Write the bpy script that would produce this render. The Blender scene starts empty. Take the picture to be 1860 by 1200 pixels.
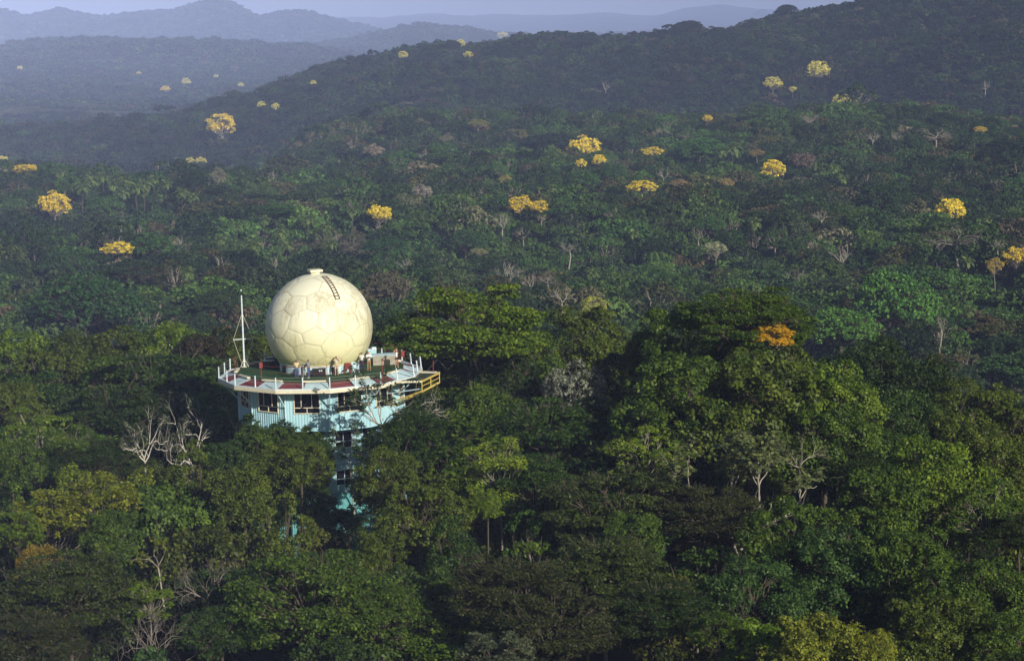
import bpy, bmesh, math, random
import numpy as np
from mathutils import Vector, Matrix

sc = bpy.context.scene
COL = sc.collection
R_ = math.radians

# ------------------------------------------------------------------ camera, sky, sun, exposure
CAMZ = 46.7; FPX = 4200.0; PITCH = R_(8.04); ROLL = R_(1.5)
cd = bpy.data.cameras.new('camera'); cam = bpy.data.objects.new('camera', cd); COL.objects.link(cam)
cd.sensor_width = 36.0; cd.lens = 36.0 * FPX / 1860.0; cd.clip_start = 1.0; cd.clip_end = 60000.0
_cp, _sp, _cr, _sr = math.cos(PITCH), math.sin(PITCH), math.cos(ROLL), math.sin(ROLL)
_f = Vector((0, _cp, -_sp)); _u0 = Vector((0, _sp, _cp)); _r0 = Vector((1, 0, 0))
_r = _cr * _r0 - _sr * _u0; _u = _sr * _r0 + _cr * _u0
M = Matrix.Identity(4)
for i in range(3):
    M[i][0] = _r[i]; M[i][1] = _u[i]; M[i][2] = -_f[i]
M[2][3] = CAMZ
cam.matrix_world = M
sc.camera = cam

SUN_AZ = R_(32)      # towards +X, measured from straight behind the camera
SUN_EL = R_(23)
w = bpy.data.worlds.new('World'); sc.world = w; w.use_nodes = True
nt = w.node_tree; bg = nt.nodes['Background']
sky = nt.nodes.new('ShaderNodeTexSky'); sky.sky_type = 'NISHITA'; sky.sun_disc = False
sky.sun_elevation = SUN_EL; sky.sun_rotation = math.pi - SUN_AZ
sky.altitude = 300; sky.air_density = 1.0; sky.dust_density = 1.5; sky.ozone_density = 2.0
nt.links.new(sky.outputs[0], bg.inputs[0]); bg.inputs[1].default_value = 0.055
sd = bpy.data.lights.new('sun', 'SUN'); sun = bpy.data.objects.new('sun', sd); COL.objects.link(sun)
sd.energy = 5.0; sd.angle = R_(0.55); sd.color = (1.0, 0.935, 0.80)
_sv = Vector((math.sin(SUN_AZ) * math.cos(SUN_EL), -math.cos(SUN_AZ) * math.cos(SUN_EL), math.sin(SUN_EL)))
sun.rotation_euler = _sv.to_track_quat('Z', 'Y').to_euler(); sun.location = (60, -60, 120)
sc.view_settings.view_transform = 'Standard'; sc.view_settings.look = 'None'
sc.view_settings.exposure = 0.0; sc.view_settings.gamma = 1.0; sc.view_settings.use_curve_mapping = False
sc.render.engine = 'CYCLES'
cy = sc.cycles
cy.max_bounces = 5; cy.diffuse_bounces = 3; cy.glossy_bounces = 2; cy.transmission_bounces = 3
cy.transparent_max_bounces = 6; cy.volume_bounces = 0
cy.caustics_reflective = False; cy.caustics_refractive = False
HAZE_DENSITY = 0.000092
HAZE_COLOR = (0.43, 0.54, .97, 1)

# ------------------------------------------------------------------ helpers
def ray(px, py):
    """direction through a pixel of the 1860x1200 photograph, scaled to a forward (Y) component of 1"""
    d = _f * FPX + _r * (px - 930.0) + _u * (600.0 - py)
    return d / d.y
def at(px, py, Y):
    return Vector((0, 0, CAMZ)) + ray(px, py) * Y
def uz(px, py, Y):
    p = ray(px, py); return p.x, CAMZ + p.z * Y
def project(p):
    q = Vector(p) - Vector((0, 0, CAMZ)); k = FPX / q.dot(_f)
    return 930 + q.dot(_r) * k, 600 - q.dot(_u) * k

def mesh_quads(name, V, F, mats=(), var=None, smooth=False, mat_idx=None):
    """V (n,3), F (m,4) or (m,3)"""
    V = np.asarray(V, np.float32); F = np.asarray(F, np.int32)
    me = bpy.data.meshes.new(name); k = F.shape[1]
    me.vertices.add(len(V)); me.vertices.foreach_set('co', V.ravel())
    me.loops.add(F.size); me.loops.foreach_set('vertex_index', F.ravel())
    me.polygons.add(len(F)); me.polygons.foreach_set('loop_start', np.arange(0, F.size, k, dtype=np.int32))
    me.polygons.foreach_set('loop_total', np.full(len(F), k, np.int32))
    if smooth: me.polygons.foreach_set('use_smooth', np.ones(len(F), bool))
    for m in mats: me.materials.append(m)
    if mat_idx is not None: me.polygons.foreach_set('material_index', np.asarray(mat_idx, np.int32))
    if var is not None:
        a = me.attributes.new('v', 'FLOAT', 'POINT'); a.data.foreach_set('value', np.asarray(var, np.float32))
    me.update(calc_edges=True); me.validate()
    return me
def link(name, me, parent=None, loc=None):
    o = bpy.data.objects.new(name, me); COL.objects.link(o)
    if parent is not None: o.parent = parent
    if loc is not None: o.location = loc
    return o
def tag(o, label=None, cat=None, group=None, kind=None):
    if label: o['label'] = label
    if cat: o['category'] = cat
    if group: o['group'] = group
    if kind: o['kind'] = kind
    return o
def empty(name, loc=(0, 0, 0), rz=0.0):
    o = bpy.data.objects.new(name, None); COL.objects.link(o)
    o.empty_display_size = 0.3; o.location = loc; o.rotation_euler = (0, 0, rz); return o

class MB:
    """collects boxes, prisms and tubes of one mesh"""
    def __init__(s): s.v = []; s.f = []
    def add(s, V, F):
        b = len(s.v); s.v += [tuple(p) for p in V]; s.f += [tuple(b + i for i in q) for q in F]; return s
    def box(s, c, d, rz=0.0, rx=0.0, ry=0.0):
        m = Matrix.Translation(c) @ Matrix.Rotation(rz, 4, 'Z') @ Matrix.Rotation(ry, 4, 'Y') @ Matrix.Rotation(rx, 4, 'X')
        V = [m @ Vector((x * d[0] / 2, y * d[1] / 2, z * d[2] / 2)) for x in (-1, 1) for y in (-1, 1) for z in (-1, 1)]
        return s.add(V, [(0, 1, 3, 2), (4, 6, 7, 5), (0, 4, 5, 1), (2, 3, 7, 6), (0, 2, 6, 4), (1, 5, 7, 3)])
    def tube(s, pts, rad, n=8, cap=True):
        pts = [Vector(p) for p in pts]; rr = rad if hasattr(rad, '__len__') else [rad] * len(pts)
        V = []; F = []
        for i, p in enumerate(pts):
            t = (pts[min(i + 1, len(pts) - 1)] - pts[max(i - 1, 0)]).normalized()
            a = Vector((0, 0, 1)) if abs(t.z) < .9 else Vector((1, 0, 0))
            x = t.cross(a).normalized(); y = t.cross(x)
            for k in range(n):
                an = 2 * math.pi * k / n; V.append(p + (x * math.cos(an) + y * math.sin(an)) * rr[i])
        for i in range(len(pts) - 1):
            for k in range(n):
                F.append((i * n + k, i * n + (k + 1) % n, (i + 1) * n + (k + 1) % n, (i + 1) * n + k))
        if cap: F.append(tuple(range(n))[::-1]); F.append(tuple((len(pts) - 1) * n + k for k in range(n)))
        return s.add(V, F)
    def beam(s, a, b, wd, h):
        a = Vector(a); b = Vector(b); t = (b - a).normalized(); x = t.cross(Vector((0, 0, 1)))
        x = x.normalized() if x.length > 1e-4 else Vector((1, 0, 0)); y = x.cross(t)
        V = [p + x * sx * wd / 2 + y * sy * h / 2 for p in (a, b) for sx in (-1, 1) for sy in (-1, 1)]
        return s.add(V, [(0, 1, 3, 2), (4, 6, 7, 5), (0, 4, 5, 1), (2, 3, 7, 6), (0, 2, 6, 4), (1, 5, 7, 3)])
    def mesh(s, name, m, smooth=False):
        me = bpy.data.meshes.new(name); me.from_pydata(s.v, [], s.f)
        bm = bmesh.new(); bm.from_mesh(me); bmesh.ops.recalc_face_normals(bm, faces=bm.faces); bm.to_mesh(me); bm.free()
        me.materials.append(m)
        if smooth:
            me.polygons.foreach_set('use_smooth', [True] * len(me.polygons))
        me.update(); return me
    def build(s, name, m, parent=None, smooth=False):
        return link(name, s.mesh(name, m, smooth), parent)

# ------------------------------------------------------------------ materials
def mat(name, color, rough=0.6, noise=0.0, nscale=4.0, color2=None, bump=0.0, bscale=20.0, metal=0.0, stretch=None, spec=0.4):
    m = bpy.data.materials.new(name); m.use_nodes = True; t = m.node_tree; b = t.nodes['Principled BSDF']
    b.inputs['Roughness'].default_value = rough; b.inputs['Metallic'].default_value = metal
    b.inputs['Specular IOR Level'].default_value = spec
    b.inputs['Base Color'].default_value = (*color, 1)
    tc = t.nodes.new('ShaderNodeTexCoord'); src = tc.outputs['Object']
    if stretch:
        mp = t.nodes.new('ShaderNodeMapping'); mp.inputs['Scale'].default_value = stretch
        t.links.new(src, mp.inputs[0]); src = mp.outputs[0]
    if color2 is not None:
        n = t.nodes.new('ShaderNodeTexNoise'); n.inputs['Scale'].default_value = nscale; n.inputs['Detail'].default_value = 6
        n.inputs['Roughness'].default_value = .65
        t.links.new(src, n.inputs['Vector'])
        r = t.nodes.new('ShaderNodeValToRGB'); r.color_ramp.elements[0].position = .5 - .25 * (1 - noise); r.color_ramp.elements[1].position = .5 + .25 * (1 - noise) + .02
        r.color_ramp.elements[0].color = (*color, 1); r.color_ramp.elements[1].color = (*color2, 1)
        t.links.new(n.outputs['Fac'], r.inputs[0]); t.links.new(r.outputs[0], b.inputs['Base Color'])
    if bump:
        n2 = t.nodes.new('ShaderNodeTexNoise'); n2.inputs['Scale'].default_value = bscale; t.links.new(tc.outputs['Object'], n2.inputs['Vector'])
        bp = t.nodes.new('ShaderNodeBump'); bp.inputs['Strength'].default_value = bump; bp.inputs['Distance'].default_value = .02
        t.links.new(n2.outputs['Fac'], bp.inputs['Height']); t.links.new(bp.outputs[0], b.inputs['Normal'])
    return m

def leaf_mat(name, instanced, far=False):
    m = bpy.data.materials.new(name); m.use_nodes = True; t = m.node_tree; N = t.nodes; L = t.links
    b = N['Principled BSDF']; out = N['Material Output']
    if instanced:
        src = N.new('ShaderNodeAttribute'); src.attribute_type = 'INSTANCER'; src.attribute_name = 'tint'; col = src.outputs['Color']
    else:
        src = N.new('ShaderNodeObjectInfo'); col = src.outputs['Color']
    at_ = N.new('ShaderNodeAttribute'); at_.attribute_type = 'GEOMETRY'; at_.attribute_name = 'v'
    mr = N.new('ShaderNodeMapRange'); mr.inputs['To Min'].default_value = .50; mr.inputs['To Max'].default_value = 1.6
    L.new(at_.outputs['Fac'], mr.inputs['Value'])
    hsv = N.new('ShaderNodeHueSaturation'); L.new(col, hsv.inputs['Color']); L.new(mr.outputs[0], hsv.inputs['Value'])
    mh = N.new('ShaderNodeMapRange'); mh.inputs['To Min'].default_value = .515; mh.inputs['To Max'].default_value = .478
    L.new(at_.outputs['Fac'], mh.inputs['Value']); L.new(mh.outputs[0], hsv.inputs['Hue'])
    L.new(hsv.outputs[0], b.inputs['Base Color']); b.inputs['Roughness'].default_value = .55
    b.inputs['Specular IOR Level'].default_value = .3 if not far else .1
    if not far:
        tr = N.new('ShaderNodeBsdfTranslucent'); mx = N.new('ShaderNodeMixShader'); mx.inputs[0].default_value = .2
        L.new(hsv.outputs[0], tr.inputs[0]); L.new(b.outputs[0], mx.inputs[1]); L.new(tr.outputs[0], mx.inputs[2]); L.new(mx.outputs[0], out.inputs[0])
    return m
LEAF = leaf_mat('leaf', False); LEAFM = leaf_mat('leaf_mid', False, True); LEAFI = leaf_mat('leaf_instanced', True, True)
def bark_mat(name, c1, c2):
    return mat(name, c1, .85, 0.2, 3.0, c2, spec=.2)
BARK = bark_mat('bark_brown', (.06, .047, .034), (.12, .10, .075))
BARKP = bark_mat('bark_pale', (.24, .21, .17), (.46, .42, .35))
BARKW = bark_mat('bark_white', (.42, .38, .32), (.70, .66, .58))
BARKG = bark_mat('bark_grey', (.20, .17, .14), (.38, .33, .28))
MESH_STATS = [0]

# ------------------------------------------------------------------ value noise
_rs = np.random.RandomState(7); _T = _rs.rand(256, 256)
def vnoise(x, y):
    x = np.asarray(x, float); y = np.asarray(y, float); xi = np.floor(x).astype(int); yi = np.floor(y).astype(int)
    fx = x - xi; fy = y - yi; fx = fx * fx * (3 - 2 * fx); fy = fy * fy * (3 - 2 * fy)
    g = lambda a, b: _T[a & 255, b & 255]
    return (g(xi, yi) * (1 - fx) + g(xi + 1, yi) * fx) * (1 - fy) + (g(xi, yi + 1) * (1 - fx) + g(xi + 1, yi + 1) * fx) * fy
def fbm(x, y, o=4):
    s = 0; a = .5; t = 0
    for i in range(o): s = s + a * (vnoise(x * 2 ** i + 17 * i, y * 2 ** i + 31 * i) - .5); t += a; a *= .5
    return s / t * 2     # about -1..1

# ------------------------------------------------------------------ the lie of the land
# canopy height along rings round the camera; entries (x, value): value = photo y of the canopy there, or ('z', metres)
Z = lambda v: ('z', v)
RINGS = [
 (40,   [(0, Z(10)), (1860, Z(10))]),
 (110,  [(0, Z(11)), (1860, Z(11))]),
 (190,  [(0, Z(12)), (1860, Z(10))]),
 (250,  [(0, Z(11)), (400, Z(11.5)), (1000, Z(12)), (1400, Z(11)), (1650, Z(6)), (1860, Z(1))]),
 (285,  [(0, Z(3)), (1300, Z(4)), (1860, Z(-10))]),
 (350,  [(0, Z(-14)), (900, Z(-12)), (1860, Z(-30))]),
 (440,  [(0, 597), (900, 585), (1860, 690)]),
 (560,  [(0, 505), (900, 500), (1860, 520)]),
 (720,  [(0, 405), (900, 400), (1860, 410)]),
 (900,  [(0, 345), (400, 338), (900, 325), (1860, 335)]),
 (1020, [(0, 312), (180, 322), (300, 318), (400, 322), (520, 318), (650, 290), (800, 275), (1100, 285), (1400, 290), (1860, 290)]),
 (1200, [(0, Z(-62)), (380, Z(-58)), (520, 272), (700, 250), (900, 243), (1300, 232), (1500, 215), (1600, 212), (1860, 238)]),
 (1330, [(0, Z(-66)), (380, Z(-62)), (480, Z(-62)), (560, 262), (700, 243), (900, 226), (1100, 221), (1300, 214), (1450, 206), (1550, 196), (1650, 202), (1860, 222)]),
 (1450, [(0, 292), (300, 300), (500, 298), (700, 250), (1000, Z(-55)), (1860, Z(-60))]),
 (1700, [(0, 262), (120, 262), (230, 246), (330, 232), (420, 228), (600, 205), (900, 188), (1300, 172), (1860, 160)]),
 (1860, [(0, 250), (130, 250), (230, 230), (330, 218), (370, 204), (450, 185), (560, 162), (700, 135), (900, 112), (1200, 90), (1400, 62), (1860, 30)]),
 (2050, [(0, Z(-58)), (250, Z(-58)), (330, 216), (370, 210), (420, 183), (470, 170), (500, 152), (560, 130), (640, 109), (720, 99), (800, 86), (860, 84), (920, 63), (1000, 55), (1050, 66), (1100, 70), (1160, 68), (1240, 44), (1320, 42), (1400, 16), (1500, 10), (1540, 2), (1600, -8), (1860, -40)]),
 (2250, [(0, Z(-60)), (300, Z(-60)), (500, Z(-40)), (1000, Z(-10)), (1860, Z(0))]),
 (2650, [(0, Z(-60)), (900, Z(-60)), (1860, Z(-60))]),
 (3000, [(0, 182), (300, 186), (600, 178), (1860, Z(-60))]),
 (3500, [(0, 152), (300, 160), (600, 148), (900, 130), (1860, Z(-50))]),
 (4200, [(0, 118), (300, 128), (600, 122), (900, 110), (1860, Z(-40))]),
 (5000, [(-60, 88), (0, 84), (60, 74), (150, 66), (300, 68), (420, 72), (560, 80), (640, 94), (720, 108), (900, Z(-42)), (1860, Z(-40))]),
 (5600, [(0, Z(-62)), (1860, Z(-50))]),
 (6500, [(0, Z(-50)), (560, Z(-50)), (640, 70), (700, 52), (760, 41), (840, 48), (900, 58), (1000, 72), (1200, Z(-50)), (1860, Z(-60))]),
 (7200, [(0, Z(-70)), (1860, Z(-70))]),
 (8500, [(-80, 0), (0, 16), (20, 19), (50, 27), (90, 18), (104, 13), (130, 20), (180, 27), (260, 20), (310, 17), (350, 4), (395, -6), (430, 8), (470, 26), (510, 22), (545, 19), (600, 30), (660, 46), (720, 58), (900, Z(-70)), (1860, Z(-70))]),
 (9600, [(0, Z(-90)), (1860, Z(-90))]),
 (12500, [(300, 40), (600, 28), (700, 29), (780, 22), (860, 24), (900, 20), (1000, 22), (1100, 18), (1180, 24), (1250, 10), (1310, 4), (1380, 12), (1480, 20), (1860, 20)]),
 (14000, [(0, Z(-150)), (1860, Z(-150))]),
]
U = np.linspace(-.40, .40, 641)
_H = []
for d, prof in RINGS:
    us, zs = [], []
    for x, v in prof:
        if isinstance(v, tuple): us.append((x - 930) / FPX); zs.append(v[1])
        else:
            u_, z_ = uz(x, v, d); us.append(u_); zs.append(z_)
    _H.append(np.interp(U, us, zs))
_H = np.array(_H); _D = np.array([r[0] for r in RINGS], float)
def _pchip(d, u):
    """canopy height by monotone cubic between the rings, bilinear in u"""
    d = np.asarray(d, float); u = np.asarray(u, float)
    fu = np.clip((u - U[0]) / (U[1] - U[0]), 0, len(U) - 1.001); iu = fu.astype(int); fu = fu - iu
    k = np.clip(np.searchsorted(_D, d) - 1, 0, len(_D) - 2)
    h = lambda i: _H[np.clip(i, 0, len(_D) - 1), iu] * (1 - fu) + _H[np.clip(i, 0, len(_D) - 1), iu + 1] * fu
    x0 = _D[k]; x1 = _D[k + 1]; t = np.clip((d - x0) / (x1 - x0), 0, 1)
    y0 = h(k); y1 = h(k + 1); s = (y1 - y0) / (x1 - x0)
    sm = (y0 - h(k - 1)) / np.maximum(x0 - _D[np.clip(k - 1, 0, None)], 1); sp = (h(k + 2) - y1) / np.maximum(_D[np.clip(k + 2, 0, len(_D) - 1)] - x1, 1)
    hm = lambda a, b: np.where(a * b > 0, 2 * a * b / (a + b + 1e-12 * np.sign(a + b + 1e-30)), 0)
    m0 = np.where(k > 0, hm(sm, s), s) * (x1 - x0); m1 = np.where(k < len(_D) - 2, hm(s, sp), s) * (x1 - x0)
    t2 = t * t; t3 = t2 * t
    return (2 * t3 - 3 * t2 + 1) * y0 + (t3 - 2 * t2 + t) * m0 + (-2 * t3 + 3 * t2) * y1 + (t3 - t2) * m1
def canopy(X, Y):
    X = np.asarray(X, float); Y = np.asarray(Y, float)
    u = X / np.maximum(Y, 1); dd = Y * (1 + .035 * fbm(u * 14 + 3, Y / 900 + 5, 3) * np.clip((Y - 250) / 700, 0, 1))
    z = _pchip(dd, u)
    amp = np.clip((Y - 300) / 400, 0, 1) * np.clip(Y / 1000, .5, 4)
    amp2 = np.clip((Y - 300) / 400, 0, 1) * np.clip(1.35 - (Y - 1300) / 1500, .45, 1)
    z = z + np.minimum(amp, 2.2) * 4.0 * fbm(X / 130 + 40, Y / 160 + 9, 4) + amp2 * (17.0 * fbm(X / 210 + Y / 400 + 11, Y / 190 + 3, 2)) + np.clip((Y - 4000) / 5000, 0, 1) * 8 * fbm(X / 600 + 4, Y / 900, 4)
    return z
def fields(X, Y):
    """1 on the open fields of the far flats"""
    u = X / Y; n = fbm(X / 220 + 90, Y / 260 + 12, 3)
    a = np.clip((Y - 1930) / 90, 0, 1) * np.clip((3050 - Y) / 200, 0, 1) * np.clip((-.105 - u) / .012, 0, 1)
    n2_ = fbm(X / 70 + 20, Y / 90 + 2, 3); return ((a * .8 + .5 * n + .35 * n2_) > .74).astype(float)
def tree_h(X, Y):
    return np.where(np.asarray(Y) < 270, 12.0, 13.0) * (1 - fields(X, np.maximum(Y, 1)))
def ground(X, Y): return canopy(X, Y) - tree_h(X, Y)

# ------------------------------------------------------------------ ground sheet
us = np.linspace(-.385, .385, 260)
ds = np.concatenate([np.linspace(-40, 260, 20), np.geomspace(275, 14000, 230)])
UU, DD = np.meshgrid(us, ds)
XX = UU * np.maximum(DD, 120) ; YY = DD
ZZ = ground(XX, np.maximum(YY, 40)) - .5
n_u, n_d = len(us), len(ds)
idx = np.arange(n_u * n_d).reshape(n_d, n_u)
F = np.stack([idx[:-1, :-1], idx[:-1, 1:], idx[1:, 1:], idx[1:, :-1]], -1).reshape(-1, 4)
gm = bpy.data.materials.new('forest_floor'); gm.use_nodes = True; t = gm.node_tree; b = t.nodes['Principled BSDF']
b.inputs['Roughness'].default_value = .95; b.inputs['Specular IOR Level'].default_value = .05
ga = t.nodes.new('ShaderNodeAttribute'); ga.attribute_name = 'v'
tc = t.nodes.new('ShaderNodeTexCoord'); n1 = t.nodes.new('ShaderNodeTexNoise'); n1.inputs['Scale'].default_value = .012; n1.inputs['Detail'].default_value = 8
mp = t.nodes.new('ShaderNodeMapping'); mp.inputs['Scale'].default_value = (1, .35, 1); t.links.new(tc.outputs['Object'], mp.inputs[0]); t.links.new(mp.outputs[0], n1.inputs['Vector'])
r1 = t.nodes.new('ShaderNodeValToRGB'); r1.color_ramp.elements[0].position = .40; r1.color_ramp.elements[0].color = (.05, .055, .03, 1)
r1.color_ramp.elements[1].position = .76; r1.color_ramp.elements[1].color = (.42, .33, .26, 1)
e = r1.color_ramp.elements.new(.63); e.color = (.085, .075, .045, 1); e = r1.color_ramp.elements.new(.52); e.color = (.05, .058, .03, 1)
t.links.new(n1.outputs['Fac'], r1.inputs[0])
n2 = t.nodes.new('ShaderNodeTexNoise'); n2.inputs['Scale'].default_value = .3; n2.inputs['Detail'].default_value = 6; t.links.new(tc.outputs['Object'], n2.inputs['Vector'])
r2 = t.nodes.new('ShaderNodeValToRGB'); r2.color_ramp.elements[0].color = (.018, .022, .008, 1); r2.color_ramp.elements[1].color = (.05, .045, .022, 1); t.links.new(n2.outputs['Fac'], r2.inputs[0])
mx = t.nodes.new('ShaderNodeMixRGB'); t.links.new(ga.outputs['Fac'], mx.inputs[0]); t.links.new(r2.outputs[0], mx.inputs[1]); t.links.new(r1.outputs[0], mx.inputs[2])
t.links.new(mx.outputs[0], b.inputs['Base Color'])
V = np.stack([XX, YY, ZZ], -1).reshape(-1, 3)
me = mesh_quads('ground', V, F, [gm], var=fields(V[:, 0], np.maximum(V[:, 1], 1)), smooth=True)
tag(link('ground', me), 'forest floor of the hills and the flat fields in the valley far behind', None, None, 'structure')

# ------------------------------------------------------------------ trees: prototypes
def unit(a): return a / np.maximum(np.linalg.norm(a, axis=-1, keepdims=True), 1e-9)
def rdir(rng, n): return unit(rng.normal(size=(n, 3)))
def leaves(rng, C, D, Nn, L, W, fold=.12):
    D = unit(D); S = unit(np.cross(D, Nn)); Nn = unit(np.cross(S, D)); L = L[:, None]; W = W[:, None]
    v = np.stack([C - D * L / 2, C + S * W / 2 + Nn * W * fold, C + D * L / 2, C - S * W / 2 + Nn * W * fold], 1)
    return v.reshape(-1, 3)
def lobe_tree(seed, R=6.0, H=5.0, nl=26, rl=.36, flat=.8, ns=14, rs=.36, nleaf=26, L=.34, W=.2, pmax=105, horiz=.3, droop=.1,
              rosette=False, gap=0.0, inner=5, limbs=True, bend=.35, trunk_r=.32, limb_r=.12, fork=.5, jit=.22, lobe_min=.6, depth=16.0):
    """returns leaf verts, leaf variation, MB of the trunk; crown centre at the origin"""
    rng = np.random.RandomState(seed); ga_ = math.pi * (3 - 5 ** .5)
    cm = math.cos(R_(pmax)); i = np.arange(nl); cz = 1 - (i + .5) / nl * (1 - cm); ph = i * ga_ + rng.rand() * 6
    sr = np.sqrt(1 - cz ** 2); out = np.stack([sr * np.cos(ph), sr * np.sin(ph), cz], -1)
    out = unit(out + rng.normal(size=out.shape) * jit)
    rad = R * rl * (lobe_min + (1.35 - lobe_min) * rng.rand(nl))
    k = (.80 + .28 * rng.rand(nl))
    C = out * np.array([R, R, H]) * k[:, None] - out * rad[:, None] * .75
    if inner:
        oi = rdir(rng, inner); C = np.vstack([C, oi * np.array([R, R, H]) * .4 + [0, 0, H * .1]]); out = np.vstack([out, oi]); rad = np.concatenate([rad, np.full(inner, R * rl * 1.1)])
    keep = rng.rand(len(C)) >= gap; C, out, rad = C[keep], out[keep], rad[keep]; n = len(C)
    ns_ = ns; sd_ = rdir(rng, n * ns_).reshape(n, ns_, 3)
    sd_ = unit(sd_ + out[:, None] * .55 + np.array([0, 0, .45])); fl = np.array([1, 1, flat])
    SC = C[:, None] + sd_ * rad[:, None, None] * fl * (.62 + .28 * rng.rand(n, ns_, 1))
    sr_ = rad[:, None] * rs * (.6 + .8 * rng.rand(n, ns_))
    m = n * ns_; SC = SC.reshape(m, 3); sdv = sd_.reshape(m, 3); sr_ = sr_.reshape(m)
    subv = .5 + .22 * rng.normal(size=m)
    if rosette:
        an = (np.arange(nleaf) / nleaf * 2 * math.pi)[None] + rng.rand(m, 1) * 6 + rng.normal(size=(m, nleaf)) * .25
        tilt = rng.uniform(-.55, .5, (m, nleaf)) - droop
        D = np.stack([np.cos(an) * np.cos(tilt), np.sin(an) * np.cos(tilt), np.sin(tilt)], -1)
        D = unit(D + sdv[:, None] * .25).reshape(-1, 3)
        Ls = L * (.7 + .6 * rng.rand(m * nleaf)); CC = np.repeat(SC, nleaf, 0) + D * Ls[:, None] * .62
        Nn = unit(np.array([0, 0, 1.0]) + rng.normal(size=D.shape) * .3); Ws = Ls * (W / L)
    else:
        dv = rdir(rng, m * nleaf); sdr = np.repeat(sdv, nleaf, 0); dv = unit(dv + sdr * .6 + [0, 0, .25])
        CC = np.repeat(SC, nleaf, 0) + dv * np.repeat(sr_, nleaf)[:, None] * fl * (.55 + .5 * rng.rand(m * nleaf, 1))
        Nn = unit(dv * (1 - horiz) + np.array([0, 0, 1.0]) * (.25 + horiz) + rng.normal(size=dv.shape) * .42)
        D = np.cross(Nn, rdir(rng, len(dv))); D[:, 2] -= droop * np.linalg.norm(D, axis=1)
        Ls = L * (.6 + .8 * rng.rand(len(dv))); Ws = Ls * (W / L)
    V = leaves(rng, CC, D, Nn, Ls, Ws)
    var = np.clip(np.repeat(subv, nleaf) + rng.normal(size=len(CC)) * .18, 0, 1)
    tb = MB()
    if limbs:
        base = Vector((rng.uniform(-.6, .6), rng.uniform(-.6, .6), -depth)); fk = Vector((0, 0, -H * fork))
        tb.tube([base, base * .5 + fk * .5 + Vector((rng.uniform(-.3, .3), rng.uniform(-.3, .3), 0)), fk], [trunk_r * 1.3, trunk_r, trunk_r * .85], 7, False)
        for c, o, r in zip(C[:nl], out[:nl], rad[:nl]):
            c = Vector(c); a = fk + Vector((0, 0, rng.uniform(0, .35) * H)); mid = a.lerp(c, .5) + Vector((rng.normal() * bend, rng.normal() * bend, -.12 * R * (1 - o[2]) + rng.normal() * bend))
            mid2 = a.lerp(c, .78) + Vector((rng.normal() * bend * .6, rng.normal() * bend * .6, rng.normal() * bend * .3))
            tb.tube([a, mid, mid2, c + Vector(o) * float(r) * .5], [limb_r, limb_r * .72, limb_r * .5, limb_r * .2], 5, False)
            for q in range(3):
                d_ = Vector(unit(rdir(rng, 1)[0] + o * .8)) * float(r) * .85
                tb.tube([mid2, mid2.lerp(c + d_, .5) + Vector(rng.normal(size=3) * .12), c + d_], [limb_r * .4, limb_r * .28, limb_r * .1], 4, False)
    return V, np.repeat(var, 4), tb
def bare_tree_mb(seed, R=6.0, tips=None, lean=.5, levels=5, spread=.62, up=.35, r0=.24, wig=.16, kids=(2, 4), depth=16.0, flat=False, len0=.42):
    rng = random.Random(seed); tb = MB()
    def grow(p, d, ln, r, lv):
        pts = [p]; rr = [r]; q = p.copy(); dd = d.copy()
        for s in range(3):
            dd = (dd + Vector((rng.gauss(0, wig), rng.gauss(0, wig), rng.gauss(0, wig) + (.05 if not flat else -.02)))).normalized()
            q = q + dd * ln / 3; pts.append(q.copy()); rr.append(r * (1 - .13 * (s + 1)))
        tb.tube(pts, rr, 6 if lv < 2 else (4 if lv < 4 else 3), False)
        if tips is not None and lv >= levels - 1: tips.append(tuple(q))
        if lv >= levels: return
        for k in range(rng.randint(*kids)):
            a = Vector((rng.gauss(0, 1), rng.gauss(0, 1), rng.gauss(0, 1))); a = (a - a.dot(dd) * dd).normalized()
            nd = (dd + a * rng.uniform(.6, 1.2) * spread * 1.4 + Vector((0, 0, up * (.5 if not flat else .15)))).normalized()
            if flat: nd.z = nd.z * .6 + .12; nd.normalize()
            s = rng.choice((1, 2, 3)); grow(pts[s] if k else pts[3], nd, ln * rng.uniform(.62, .85), r * rng.uniform(.5, .68), lv + 1)
    tb.tube([(lean * rng.choice((-1, 1)) * 2, rng.uniform(-.5, .5), -depth), (0.3, 0.1, -R * 1.35), (0, 0, -R * .9)], [r0 * 1.3, r0 * 1.1, r0], 7, False)
    base = Vector((0, 0, -R * .9))
    n0 = rng.randint(3, 5)
    for k in range(n0):
        a = 2 * math.pi * (k + rng.random() * .5) / n0
        grow(base + Vector((0, 0, rng.uniform(0, .25) * R)), Vector((math.cos(a) * spread, math.sin(a) * spread, .55 if flat else .9)).normalized(), R * len0 * 1.55, r0 * .62, 1)
    return tb
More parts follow.
